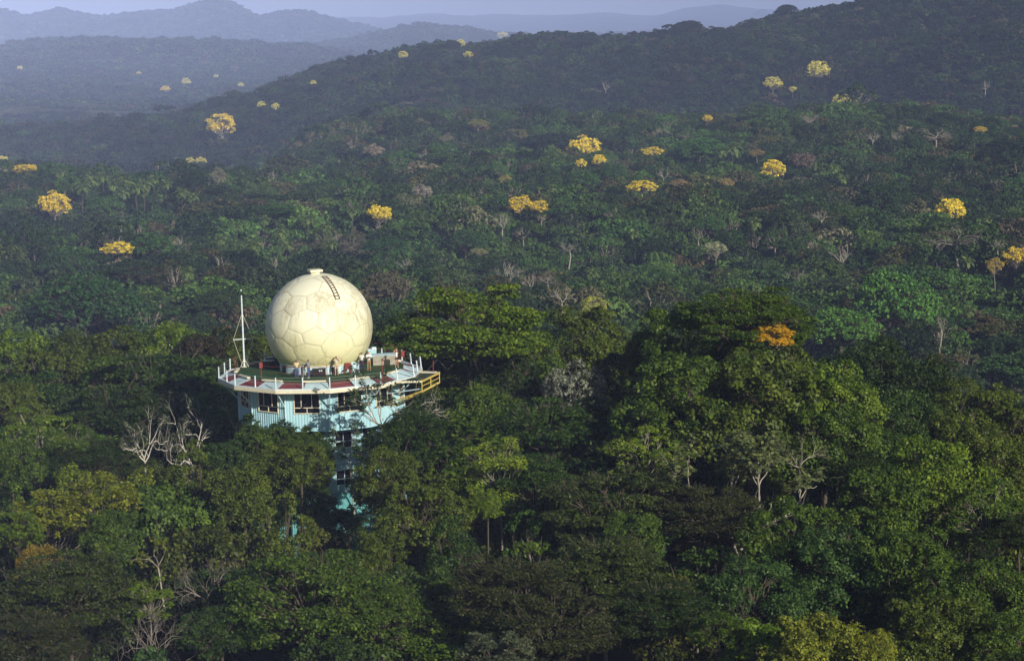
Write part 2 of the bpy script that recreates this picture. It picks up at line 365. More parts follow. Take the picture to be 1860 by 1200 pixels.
def palm_parts(seed, L=3.6, n=26, leaflets=22):
    rng = np.random.RandomState(seed); V = []; var = []
    for k in range(n):
        az = k * 2.4 + rng.rand() * .4; el = R_(75) - (k / n) * R_(95) + rng.normal() * .1; ln = L * (.85 + .3 * rng.rand())
        h = np.array([math.cos(az), math.sin(az), 0.]); p = np.zeros(3); e = el; vv = .5 + .2 * rng.normal(); side = np.array([-h[1], h[0], 0])
        for s in range(leaflets):
            tt = s / leaflets; d = h * math.cos(e) + np.array([0, 0, math.sin(e)]); p = p + d * ln / leaflets; e -= (.10 if tt > .25 else .04)
            ll = ln * .26 * math.sin(math.pi * min(1, .12 + tt * .92)) + .12
            for sg in (-1, 1):
                dd = unit(side * sg + d * .5 + np.array([0, 0, -.35])); c = p + dd * ll / 2
                V.append(leaves(rng, c[None], dd[None], unit(np.cross(dd, d) * sg + [0, 0, .2])[None], np.array([ll]), np.array([.17]))); var += [np.clip(vv + rng.normal() * .1, 0, 1)] * 4
    tb = MB(); tb.tube([(0.5, .3, -9), (.2, .1, -4), (0, 0, 0)], [.16, .14, .12], 7, False)
    return np.vstack(V), np.array(var), tb
def quadF(n): return np.arange(n * 4).reshape(n, 4)
class Proto: pass
PROTO = {}
def register(key, V, var, tb, bark, leafm, R):
    p = Proto(); p.R = R
    p.crown = mesh_quads('crown_' + key, V, quadF(len(V) // 4), [leafm], var) if V is not None else None
    p.trunk = tb.mesh('trunk_' + key, bark, True) if tb is not None and tb.v else None
    p.top = float(V[:, 2].max()) if V is not None else max(q[2] for q in tb.v)
    PROTO.setdefault(key, []).append(p); MESH_STATS[0] += (len(V) // 2 if V is not None else 0) + (len(tb.f) * 2 if tb else 0)
def reg(key, seeds, bark=BARK, leafm=LEAF, **kw):
    for s in seeds:
        V, var, tb = lobe_tree(s, **kw); register(key, V, var, tb, bark, leafm, kw.get('R', 6.0))
# near crowns
reg('dome', (1, 2, 3), R=6, H=5.4, nl=34, rl=.33, ns=14, nleaf=36, L=.30, W=.19, pmax=125, trunk_r=.24)
reg('lumpy', (4, 5), R=6, H=5.6, nl=24, rl=.40, ns=18, rs=.30, nleaf=38, L=.32, W=.2, jit=.35, lobe_min=.4, pmax=128, trunk_r=.24)
reg('layer', (6, 7, 8), R=6, H=4.6, nl=44, rl=.34, flat=.26, ns=22, rs=.34, nleaf=24, L=.26, W=.15, pmax=118, horiz=.7, inner=8, jit=.2, trunk_r=.2)
reg('umbrella', (9, 10), R=6, H=4.2, nl=60, rl=.25, flat=.42, ns=14, rs=.38, nleaf=24, L=.24, W=.14, pmax=115, horiz=.5, inner=8, jit=.12, lobe_min=.8, trunk_r=.2)
reg('column', (11, 12), R=3.6, H=7.5, nl=32, rl=.45, flat=1.1, ns=14, rs=.34, nleaf=30, L=.28, W=.17, pmax=160, jit=.3, droop=.5, lobe_min=.4, fork=.9)
reg('airy', (13, 14), bark=BARKG, R=6, H=5.6, nl=20, rl=.36, flat=.45, ns=18, rs=.30, nleaf=26, L=.34, W=.17, pmax=125, horiz=.5, inner=1, jit=.35, trunk_r=.16, limb_r=.08, fork=.75, lobe_min=.5)
reg('bigleaf', (15, 16), bark=BARK, R=6, H=5.2, nl=26, rl=.33, ns=13, nleaf=14, L=.66, W=.27, rosette=True, droop=.25, pmax=118, inner=2, trunk_r=.2, limb_r=.09, fork=.8, bend=.5, lobe_min=.5)
reg('palmate', (17, 18), bark=BARKP, R=6, H=6.5, nl=24, rl=.20, ns=6, nleaf=15, L=.62, W=.34, rosette=True, droop=.15, pmax=125, inner=0, trunk_r=.15, limb_r=.06, fork=.7, bend=.6, jit=.4, gap=.15)
reg('silver', (19,), bark=BARKP, R=6, H=6, nl=26, rl=.28, ns=12, nleaf=20, L=.5, W=.26, pmax=125, inner=1, trunk_r=.18, limb_r=.07, fork=.8, bend=.5, jit=.35)
def tip_tree(key, seed, bark, nleaf=11, L=.46, per=2, shift=0.0, cut=0.0, **kw):
    tips = []; tb = bare_tree_mb(seed, tips=tips, **kw); rng = np.random.RandomState(seed); C = np.array(tips) + np.array([0, 0, shift]); C = C[C[:, 2] >= np.quantile(C[:, 2], cut)]
    C = np.repeat(C, per, 0) + rng.normal(size=(len(C) * per, 3)) * (.35 if per < 5 else .7); m = len(C)
    an = (np.arange(nleaf) / nleaf * 2 * math.pi)[None] + rng.rand(m, 1) * 6; tilt = rng.uniform(-.6, .5, (m, nleaf))
    D = np.stack([np.cos(an) * np.cos(tilt), np.sin(an) * np.cos(tilt), np.sin(tilt)], -1).reshape(-1, 3); Ls = L * (.6 + .7 * rng.rand(m * nleaf))
    Nn = unit(np.array([0, 0, 1.0]) + rng.normal(size=D.shape) * .3); V = leaves(rng, np.repeat(C, nleaf, 0) + D * Ls[:, None] * .6, D, Nn, Ls, Ls * .5)
    register(key, V, np.repeat(np.clip(.5 + .25 * rng.normal(size=m * nleaf), 0, 1), 4), tb, bark, LEAF, 6.0)
for s_ in (20, 21): tip_tree('sparse', s_, BARKW, levels=4, kids=(2, 3), r0=.22, wig=.27, spread=.8, per=2, lean=1.2)
tip_tree('forked', 25, BARKP, nleaf=12, L=.58, levels=4, kids=(2, 3), r0=.36, wig=.24, spread=.75, per=5, len0=.46, up=.9, shift=.8, cut=.4)
for s_ in (22, 23): tip_tree('cecropia', s_, BARKP, nleaf=12, L=.62, levels=3, kids=(2, 3), r0=.17, wig=.24, spread=.7, per=3)
for s in (31, 32): register('bare', None, None, bare_tree_mb(s, levels=5, kids=(2, 3)), BARKG, None, 6)
for s in (33, 34): register('twiggy', None, None, bare_tree_mb(s, levels=6, kids=(2, 3), r0=.2, wig=.2, spread=.75), BARKG, None, 6)
# crowns for the slope beyond
reg('mdome', (41, 42, 43), leafm=LEAFM, R=6, H=5.2, nl=34, rl=.33, ns=12, nleaf=13, L=.46, W=.31, pmax=125)
reg('mlayer', (44, 45), leafm=LEAFM, R=6, H=4.4, nl=40, rl=.33, flat=.34, ns=12, nleaf=12, L=.46, W=.3, pmax=118, horiz=.6)
reg('mcauli', (46, 47), leafm=LEAFM, R=6, H=5.2, nl=90, rl=.19, flat=.75, ns=11, nleaf=12, L=.34, W=.22, pmax=98, inner=12, jit=.08, lobe_min=.85)
reg('mtall', (48, 49), leafm=LEAFM, bark=BARKG, R=5, H=6.0, nl=28, rl=.38, ns=12, nleaf=12, L=.45, W=.3, pmax=140, jit=.4, lobe_min=.4)
reg('mairy', (50, 51), leafm=LEAFM, bark=BARKG, R=6, H=5.2, nl=22, rl=.34, flat=.6, ns=12, nleaf=10, L=.48, W=.3, pmax=120, inner=2, jit=.35, limb_r=.10, trunk_r=.2, fork=.9, bend=.5)
reg('flower', (52, 53, 54, 63, 64), leafm=LEAFM, bark=BARKG, R=6, H=5.2, nl=44, rl=.27, flat=.75, ns=11, nleaf=12, L=.42, W=.3, pmax=108, inner=5, jit=.3, limb_r=.10, trunk_r=.2, lobe_min=.45, fork=.9)
for s in (55, 56, 57): register('mbare', None, None, bare_tree_mb(s, levels=4, kids=(2, 3), r0=.34), BARKP, None, 6)
for s in (58, 59): register('mbareflat', None, None, bare_tree_mb(s, levels=5, kids=(2, 3), r0=.3, flat=True, spread=1.1, len0=.36), BARKG, None, 6)
for s in (60, 61, 62):
    V, var, tb = palm_parts(s); register('palm', V, var, tb, BARK, LEAFM, 3.4)

# ------------------------------------------------------------------ trees: placing
RNG = random.Random(11)
TREES = []       # (X, Y, radius, top z)
KINDNAME = {'dome': 'broadleaf_tree', 'lumpy': 'broadleaf_tree', 'layer': 'layered_tree', 'umbrella': 'umbrella_tree', 'column': 'vine_clad_tree',
            'airy': 'airy_tree', 'bigleaf': 'big_leaf_tree', 'forked': 'pale_forked_tree', 'palmate': 'palmate_leaf_tree', 'silver': 'silver_leaf_tree', 'sparse': 'sparse_tree', 'cecropia': 'palmate_leaf_tree',
            'bare': 'bare_tree', 'twiggy': 'bare_tree', 'mdome': 'broadleaf_tree', 'mlayer': 'layered_tree', 'mcauli': 'rounded_tree', 'mtall': 'tall_tree',
            'mairy': 'airy_tree', 'flower': 'flowering_tree', 'mbare': 'bare_tree', 'mbareflat': 'bare_tree', 'palm': 'palm_tree'}
def place_tree(kind, X, Y, radius, ztop, color, label, group=None, zscale=1.0, cat='tree', rz=None, var=None, bark=None):
    p = PROTO[kind][(var if var is not None else RNG.randrange(99)) % len(PROTO[kind])]
    s = radius / p.R; g = float(ground(X, max(Y, 40))) - .3
    root = empty(KINDNAME[kind], (X, Y, g), RNG.uniform(0, 6.28) if rz is None else rz); root.scale = (s, s, s * zscale)
    tag(root, label, cat, group)
    zc = (ztop - p.top * s * zscale - g) / (s * zscale)
    if p.trunk:
        t_ = link('trunk', p.trunk, root, (0, 0, zc))
    if p.crown:
        c_ = link('crown', p.crown, root, (0, 0, zc)); c_.color = (*color, 1)
    TREES.append((X, Y, radius, ztop)); return root

# colours of foliage (albedo)
G = dict(green=(.060, .108, .010), bright=(.100, .165, .012), lime=(.15, .22, .018), dark=(.026, .050, .008), deep=(.034, .072, .010), olive=(.074, .108, .011),
         brown=(.046, .070, .012), darkbrown=(.038, .048, .012), bluegreen=(.040, .090, .016), silver=(.20, .22, .16), yellowgreen=(.17, .20, .018),
         orange=(.66, .42, .02), yellow=(.72, .50, .06), greygreen=(.085, .105, .055), palegreen=(.12, .15, .05), maroon=(.045, .036, .018), gold=(.20, .155, .018), tan=(.28, .22, .13), pink=(.30, .22, .17))
# x, y of the crown top, crown width (px of the photo), kind, colour, top z (None = level canopy), label
NEAR = [
 # crest row behind the tower
 (28, 598, 190, 'dome', 'bright', 12, 'bright green rounded tree at the left edge of the hilltop skyline'),
 (132, 592, 150, 'lumpy', 'brown', 12, 'brownish green tree on the hilltop skyline near the left edge'),
 (215, 592, 150, 'dome', 'olive', 12, 'olive rounded tree on the skyline between the brownish and the sunlit tree'),
 (310, 578, 160, 'lumpy', 'bright', 13, 'sunlit green tree, highest on the skyline left of the mast'),
 (405, 592, 190, 'dome', 'darkbrown', 12.5, 'dark purplish brown tree right behind the white mast'),
 (455, 606, 130, 'lumpy', 'olive', 12, 'olive tree between the mast and the radome'),
 (90, 625, 200, 'dome', 'olive', 11.5, 'olive brown broad tree below the left end of the skyline'),
 (220, 640, 200, 'lumpy', 'green', 11.5, 'green tree with yellowish sprays left of the layered tree'),
 (300, 640, 320, 'layer', 'deep', 12, 'wide dark tree with flat layered boughs left of the tower deck'),
 (368, 610, 120, 'dome', 'maroon', 12, 'maroon brown tree close behind the layered tree'),
 (60, 672, 210, 'dome', 'deep', 11.5, 'dark green dome tree near the left edge, level with the deck'),
 (20, 690, 130, 'dome', 'olive', 11.5, 'olive tree cut by the left edge, level with the deck'),
 (200, 700, 230, 'layer', 'dark', 11.5, 'dark layered tree below the wide layered tree'),
 (60, 738, 170, 'airy', 'bright', 12, 'bright green tree with clumped sprays at the left edge below deck level'),
 (130, 765, 130, 'airy', 'green', 12, 'green tree on two slanting pale stems left of the white branched tree'),
 (20, 790, 120, 'lumpy', 'green', 12, 'green bushy tree at the left edge below the clumped tree'),
 (258, 736, 95, 'sparse', 'greygreen', 13, 'thin leafed tree with leaning white trunk left of the tower'),
 (345, 712, 110, 'sparse', 'greygreen', 13, 'thin tree with twisting white branches just left of the turquoise walls'),
 (425, 700, 125, 'cecropia', 'green', 13, 'tree with big lobed leaves reaching up at the left of the turquoise walls'),
 (165, 800, 150, 'layer', 'dark', 10.5, 'dark layered tree left of the leaning white trunk'),
 (350, 800, 110, 'column', 'olive', 12, 'narrow vine covered tree under the twisting white branches'),
 (175, 858, 150, 'bigleaf', 'yellowgreen', 12, 'tree with large yellow green leaf clusters at lower left'),
 (90, 885, 150, 'bigleaf', 'yellowgreen', 11.5, 'lower tree of large yellow green leaves beside its taller twin'),
 (30, 925, 110, 'bigleaf', 'bright', 11, 'bright big leafed tree cut by the left edge'),
 (65, 985, 100, 'lumpy', 'gold', 9.5, 'tree speckled with orange blossom at lower left'),
 (200, 925, 120, 'lumpy', 'green', 11, 'green tree right of the yellow green leaf clusters'),
 # right of the tower, crest
 (850, 516, 300, 'layer', 'bright', 20, 'tall spreading tree right of the radome, rising above the skyline'),
 (730, 560, 130, 'lumpy', 'deep', 14, 'dark tree touching the right side of the radome'),
 (790, 590, 170, 'lumpy', 'green', 13.5, 'green tree under the left bough of the tall spreading tree'),
 (950, 590, 150, 'dome', 'green', 15, 'green tree under the right bough of the tall spreading tree'),
 (1060, 552, 200, 'dome', 'olive', 16, 'olive round tree between the tall spreading tree and the right hill of trees'),
 (790, 645, 160, 'layer', 'olive', 12.5, 'flat layered olive tree just right of the yellow platform'),
 (1045, 652, 135, 'silver', 'silver', 14, 'silvery grey leafed tree standing in dark forest right of the tower'),
 (920, 640, 150, 'dome', 'dark', 13, 'dark tree with hanging vines left of the silvery tree'),
 (1130, 640, 120, 'lumpy', 'dark', 13.5, 'dark tree between the silvery tree and the right hill of trees'),
 (1180, 590, 110, 'lumpy', 'olive', 17, 'olive tree with reddish sprays at the left shoulder of the big crown mass'),
 (1250, 548, 190, 'lumpy', 'green', 20, 'green tree forming the left top of the big crown mass'),
 (1365, 526, 230, 'layer', 'green', 21.5, 'highest dark green layered tree at right of centre'),
 (1402, 590, 96, 'dome', 'orange', 18.8, 'tree crowned with orange blossom in the big crown mass'),
 (1245, 640, 260, 'dome', 'green', 17.5, 'green round tree below the knobby left top of the crown mass'),
 (1385, 632, 320, 'dome', 'olive', 18, 'very broad olive crown just below the orange blossom'),
 (1500, 655, 220, 'dome', 'bright', 17, 'bright green crown on the right flank of the broad olive crown'),
 (1490, 715, 240, 'dome', 'green', 15, 'large green crown under the bright flank crown'),
 (1590, 605, 200, 'lumpy', 'dark', 13.5, 'dark tree on the skyline right of the orange blossom'),
 (1680, 640, 190, 'lumpy', 'dark', 12, 'dark tree lower on the falling skyline at right'),
 (1770, 690, 170, 'dome', 'olive', 10.5, 'olive tree on the falling skyline near the right edge'),
 (1850, 725, 150, 'dome', 'olive', 9.5, 'olive tree with pale twigs at the right edge of the skyline'),
 (1640, 700, 200, 'lumpy', 'deep', 12, 'dark bushy tree below the dark skyline trees'),
 (1740, 745, 210, 'dome', 'olive', 11.5, 'olive rounded tree right of the dark bushy tree'),
 (1600, 745, 170, 'dome', 'deep', 12.5, 'deep green tree right of the big crown mass'),
 (1200, 710, 180, 'dome', 'deep', 14, 'deep green tree left of the pale limbed tree'),
 (1345, 742, 250, 'forked', 'palegreen', 17, 'tree with drooping leaf clusters and pale forked limbs'),
 (1452, 770, 110, 'cecropia', 'palegreen', 15, 'small tree with curved pale limb right of the pale forked tree'),
 # middle
 (800, 742, 230, 'bigleaf', 'green', 12.5, 'glossy green tree with upright leaf whorls right of the turquoise walls'),
 (712, 768, 140, 'bigleaf', 'deep', 13.2, 'dark whorled tree against the right side of the tower base'),
 (870, 690, 170, 'lumpy', 'green', 12.5, 'green tree behind the glossy whorled tree'),
 (1010, 728, 280, 'layer', 'deep', 12.5, 'broad dark fine leafed tree in the middle of the forest'),
 (905, 788, 160, 'airy', 'lime', 13.5, 'light green feathery tree with pale forked trunk in the middle'),
 (885, 885, 70, 'lumpy', 'bright', 11, 'small bright green tree under the feathery tree'),
 (1165, 768, 150, 'airy', 'lime', 13, 'light green feathery tree right of the broad dark tree'),
 (1225, 800, 90, 'airy', 'bright', 12.5, 'small light green tree left of the pale limbed tree'),
 (970, 830, 200, 'layer', 'deep', 11.5, 'dark layered tree right of the feathery pale trunked tree'),
 (1110, 855, 270, 'layer', 'brown', 12, 'brownish dark layered tree right of the middle'),
 (1280, 880, 220, 'layer', 'darkbrown', 11.5, 'dark brown fine leafed tree below the pale limbed tree'),
 (490, 752, 180, 'bigleaf', 'deep', 12, 'dark green tree hiding the lower left of the turquoise walls'),
 (550, 775, 120, 'bigleaf', 'green', 11.5, 'green whorled tree in front of the turquoise wall centre'),
 (400, 800, 130, 'lumpy', 'deep', 11, 'dark tree left of the olive trees before the tower'),
 (545, 800, 120, 'lumpy', 'olive', 12.5, 'olive tree in front of the tower base'),
 (440, 835, 150, 'lumpy', 'olive', 11.5, 'leafy olive tree lower left of the tower base'),
 (510, 890, 130, 'column', 'olive', 12, 'tall narrow olive tree below the tower base'),
 (700, 808, 130, 'lumpy', 'olive', 13.5, 'olive tree with bushy top at the right of the tower base'),
 (760, 862, 190, 'dome', 'olive', 12.5, 'large rounded olive tree below right of the tower'),
 (690, 960, 120, 'lumpy', 'olive', 9.5, 'olive green tree below the large rounded olive tree'),
 (820, 930, 110, 'column', 'deep', 10.5, 'narrow dark tree right of the large olive tree'),
 (520, 802, 170, 'lumpy', 'olive', 10.5, 'olive tree hiding the lower left of the tower base'),
 (566, 872, 110, 'lumpy', 'deep', 8.5, 'deep green tree in front of the skirt roof of the tower'),
 (610, 925, 150, 'lumpy', 'dark', 6.5, 'very dark low tree in the gap below the tower base'),
 (672, 858, 100, 'lumpy', 'olive', 10.5, 'small olive tree at the right foot of the tower'),
 (480, 772, 120, 'lumpy', 'green', 11.5, 'green bush headed tree touching the left of the turquoise walls'),
 (752, 738, 130, 'bigleaf', 'deep', 14.0, 'deep green whorled tree right of the tower, below the yellow platform'),
 # right
 (1700, 790, 260, 'dome', 'bright', 14.5, 'large light green tree at right of the picture'),
 (1600, 850, 200, 'lumpy', 'green', 13, 'green tree left below the large light green tree'),
 (1820, 790, 170, 'lumpy', 'olive', 12.5, 'olive tree with fine twigs at the right edge'),
 (1790, 870, 170, 'airy', 'green', 12.5, 'green tree with bare grey branches near the right edge'),
 (1520, 800, 160, 'layer', 'dark', 11.5, 'dark layered tree between pale limbed and light green trees'),
 (1440, 905, 210, 'dome', 'green', 12.5, 'green rounded tree at lower right'),
 (1500, 960, 250, 'dome', 'bluegreen', 11.5, 'bluish green round tree in front of the green rounded tree'),
 (1370, 1010, 190, 'dome', 'bluegreen', 10.5, 'bluish green tree at lower right, left of its rounder neighbour'),
 (1650, 960, 220, 'lumpy', 'green', 12, 'green tree with knobby crown at lower right'),
 (1770, 1010, 230, 'dome', 'green', 11.5, 'broad green tree in the lower right corner region'),
 (1850, 930, 140, 'layer', 'dark', 10.5, 'dark layered tree at the right edge'),
 (1690, 1080, 220, 'lumpy', 'olive', 10, 'olive tree near the bottom edge at right'),
 (1840, 1110, 180, 'dome', 'green', 9.5, 'green tree filling the lower right corner'),
 (1480, 1115, 200, 'lumpy', 'yellowgreen', 10.5, 'yellow green tree on the bottom edge'),
 (1590, 1140, 110, 'lumpy', 'yellowgreen', 10, 'smaller yellow green tree on the bottom edge'),
 (1300, 1110, 110, 'bigleaf', 'green', 9.5, 'green whorled tree left of the yellow green trees'),
 # bottom
 (560, 1000, 340, 'umbrella', 'green', 11.5, 'very broad dense green umbrella crown at the bottom'),
 (690, 1060, 210, 'umbrella', 'green', 9.5, 'lower green umbrella crown right of the very broad one'),
 (400, 1100, 180, 'umbrella', 'deep', 8.5, 'deep green umbrella crown left of the very broad one'),
 (120, 1010, 260, 'layer', 'brown', 11.5, 'brownish feathery layered tree in the lower left'),
 (60, 1110, 200, 'layer', 'darkbrown', 9.5, 'dark brown layered tree with pale limbs in the lower left corner'),
 (285, 975, 85, 'cecropia', 'yellowgreen', 12, 'small tree of lobed leaves on bare white stems at lower left'),
 (270, 1045, 110, 'airy', 'bright', 10, 'light green shrubby tree behind the bare grey tree'),
 (285, 1080, 200, 'twiggy', 'brown', 9.5, 'bare grey tree with fine spreading twigs at the bottom left'),
 (370, 1010, 100, 'twiggy', 'brown', 10, 'small bare tree left of the green umbrella crown'),
 (930, 1010, 250, 'layer', 'darkbrown', 11.5, 'dark purplish brown layered tree at bottom centre'),
 (1090, 980, 250, 'layer', 'brown', 11.2, 'brown green layered tree right of the purplish brown tree'),
 (1000, 1080, 260, 'layer', 'darkbrown', 9.8, 'dark brown layered tree on the bottom edge at centre'),
 (1200, 1060, 200, 'layer', 'dark', 9.8, 'dark fine leafed tree left of the bluish green trees'),
 (900, 1145, 150, 'bigleaf', 'greygreen', 9.5, 'grey green leafy tree on the bottom edge at centre'),
 (1150, 930, 130, 'lumpy', 'green', 11.5, 'green vine hung tree amid the brown layered trees'),
]
def pxm(Y): return FPX / Y / _cp
for (x, y, wpx, kind, colr, zt, lab) in NEAR:
    r = ray(x, y); Y = (CAMZ - zt) / -r.z; rad = wpx / 2 / pxm(Y)
    # the crown's centre stands half a crown behind its visible top edge
    X = r.x * Y
    place_tree(kind, X, Y, rad, zt, G[colr], lab, zscale=.55 if colr == 'orange' else (1.7 if kind == 'sparse' else 1.0))
# thin big-leafed tree that stands before the tower and overlaps deck and walls
YT = 190.0
for (x, y, wpx, kind, colr, zt, lab) in ((690, 650, 150, 'cecropia', 'greygreen', None, 'thin tree with big dark lobed leaves in front of the turquoise tower walls'),
                                       (632, 765, 100, 'cecropia', 'greygreen', None, 'lower thin tree with dark lobed leaves veiling the lower tower windows'),
                                       (570, 792, 80, 'lumpy', 'dark', None, 'small dark knobby tree under the turquoise upper storey'),
                                       (765, 700, 80, 'sparse', 'greygreen', None, 'spindly pale stemmed tree right under the yellow platform')):
    p_ = at(x, y, YT if x < 750 else 196.0); zt = p_.z
    place_tree(kind, p_.x, p_.y, wpx / 2 / pxm(p_.y), zt, G['deep'] if colr == 'dark' else (.05, .085, .03), lab, zscale=1.15)
n_named = len(TREES)

# fill of the hilltop forest
T0 = ray(582.5, 669); TY = 204.0; TX = T0.x * TY; TZ = CAMZ + T0.z * TY     # tower axis; TZ = deck level
KEEP = [(200, 305, 900, 176), (330, 372, 830, 184), (1290, 1430, 875, 168), (880, 925, 900, 160), (1180, 1240, 860, 170), (255, 320, 1035, 140), (215, 350, 1165, 125), (700, 790, 760, 196)]
def tower_clear(X, Y, rad, zt):
    a = project((X - rad * .8, Y, zt)); b_ = project((X + rad * .8, Y, zt))
    for (x0, x1, yb, Ym) in KEEP:
        if Y < Ym and b_[0] > x0 and a[0] < x1 and a[1] < yb: return False
    if math.hypot(X - TX, Y - TY) < 9.8 + rad: return False
    if Y < TY + 5:
        a = project((X - rad, Y, zt)); b_ = project((X + rad, Y, zt)); top = a[1]
        for (x0, x1, yb) in ((385, 800, 770), (585, 705, 905)):
            if b_[0] > x0 and a[0] < x1 and top < yb: return False
    return True
STOP = set('the a an of in on at with to and or by from under above below behind beside before left right just near its between over touching forming showing standing big pale small dark two large green olive tall wide flat one very'.split())
USED = {}
def short(l, n):
    ws = l.split(',')[0].split()[:n]
    while len(ws) > 2 and ws[-1] in STOP: ws.pop()
    return ' '.join(ws)
def lab_near(head, x, y, marks):
    ms = sorted(marks, key=lambda q: (q[0] - x) ** 2 + 2.2 * (q[1] - y) ** 2)
    for lm in ms[:6]:
        dx, dy = x - lm[0], y - lm[1]; far_ = 'just ' if math.hypot(dx, dy) < 45 else ''
        pre = ('left of' if dx < 0 else 'right of') if abs(dx) > abs(dy) * 1.1 else ('above' if dy < 0 else 'below')
        h_ = f'{head} {far_}{pre} the '; l = h_ + short(lm[2], 16 - len(h_.split())).replace('the leftmost', 'leftmost')
        if l not in USED: USED[l] = 1; return l
    h_ = f'{head} {pre} the '; return h_ + short(ms[0][2], 16 - len(h_.split()))
COLN = [('olive', 'olive'), ('green', 'green'), ('deep', 'deep green'), ('dark', 'dark green'), ('brown', 'brownish green'), ('bright', 'light green'), ('bluegreen', 'bluish green')]
KN = {'dome': 'rounded', 'lumpy': 'knobby', 'layer': 'layered', 'column': 'narrow', 'airy': 'feathery', 'bigleaf': 'large leafed'}
fills = []
yy = 96.0
while yy < 300:
    xx = -.26 * yy
    while xx < .26 * yy:
        X = xx + RNG.uniform(-2.5, 2.5); Y = yy + RNG.uniform(-2.5, 2.5); rad = RNG.uniform(3.4, 5.8)
        zt = float(canopy(X, Y)) - RNG.uniform(1.5, 4.8)
        if tower_clear(X, Y, rad, zt):
            ok = True
            for (a, b_, r_, z_) in TREES[:n_named]:
                if math.hypot(X - a, Y - b_) < .55 * (rad + r_): ok = False; break
            if ok:
                for (a, b_, r_) in fills:
                    if math.hypot(X - a, Y - b_) < .55 * (rad + r_): ok = False; break
            if ok: fills.append((X, Y, rad)); 
            if ok:
                kd = RNG.choice(['dome', 'lumpy', 'dome', 'layer', 'column', 'airy', 'bigleaf', 'lumpy'])
                cn = RNG.choice(COLN); px_, py_ = project((X, Y, zt))
                lm = min(NEAR, key=lambda q: (q[0] - px_) ** 2 + (q[1] - py_) ** 2 + 9999999 * (len(q[6]) > 60))
                pre0 = 'left of' if px_ < lm[0] - 25 else ('right of' if px_ > lm[0] + 25 else ('in front of' if py_ > lm[1] else 'behind'))
                lab = lab_near(f"low {cn[1]} {KN[kd]} tree", px_, py_, [(q[0], q[1], q[6]) for q in NEAR])
                c = tuple(v * RNG.uniform(.8, 1.2) for v in G[cn[0]])
                place_tree(kd, X, Y, rad if kd != 'column' else rad * .7, zt, c, lab, 'lower trees of the hilltop forest', zscale=RNG.uniform(1.0, 1.35))
        xx += 5.2
    yy += 5.2
print('near trees', len(TREES), 'fills', len(fills))

# ------------------------------------------------------------------ the slope beyond: landmarks found by marching rays on the canopy
def hit(px, py, d0=300.0):
    r = ray(px, py); ds_ = np.geomspace(d0, 13000, 2400); z = CAMZ + r.z * ds_; c = canopy(r.x * ds_, ds_)
    k = np.argmax(z < c); return (r.x * ds_[k], ds_[k], c[k]) if (z < c).any() else None
FAR_TREES = []
def far_tree(kind, x, y, wpx, color, label, group=None, hfrac=.42, zscale=1.0, lift=0.0, hpx=None):
    """x, y = middle of the crown in the photo"""
    h_ = hit(x, y + wpx * (.34 if kind in ('mbare', 'mbareflat', 'palm') else .26))
    if h_ is None: h_ = hit(x, y + wpx * .3 + 12)
    if h_ is None: print('no hit', x, y); return
    Y = h_[1]; rad = wpx / 2 / pxm(Y); p = at(x, y, Y); p0 = PROTO[kind][0]
    zt = p.z + p0.top * rad / p0.R * zscale * .55
    place_tree(kind, p.x, Y, rad, zt, color, label, group, zscale); FAR_TREES.append((p.x, Y, rad, p.z, 1 if (kind in ('mbare', 'mbareflat', 'palm') or wpx > 120 or 'stem' in label or 'trunk' in label) else 0))
Y1 = (.80, .66, .05); Y2 = (.70, .55, .05); PL = (.66, .62, .12)
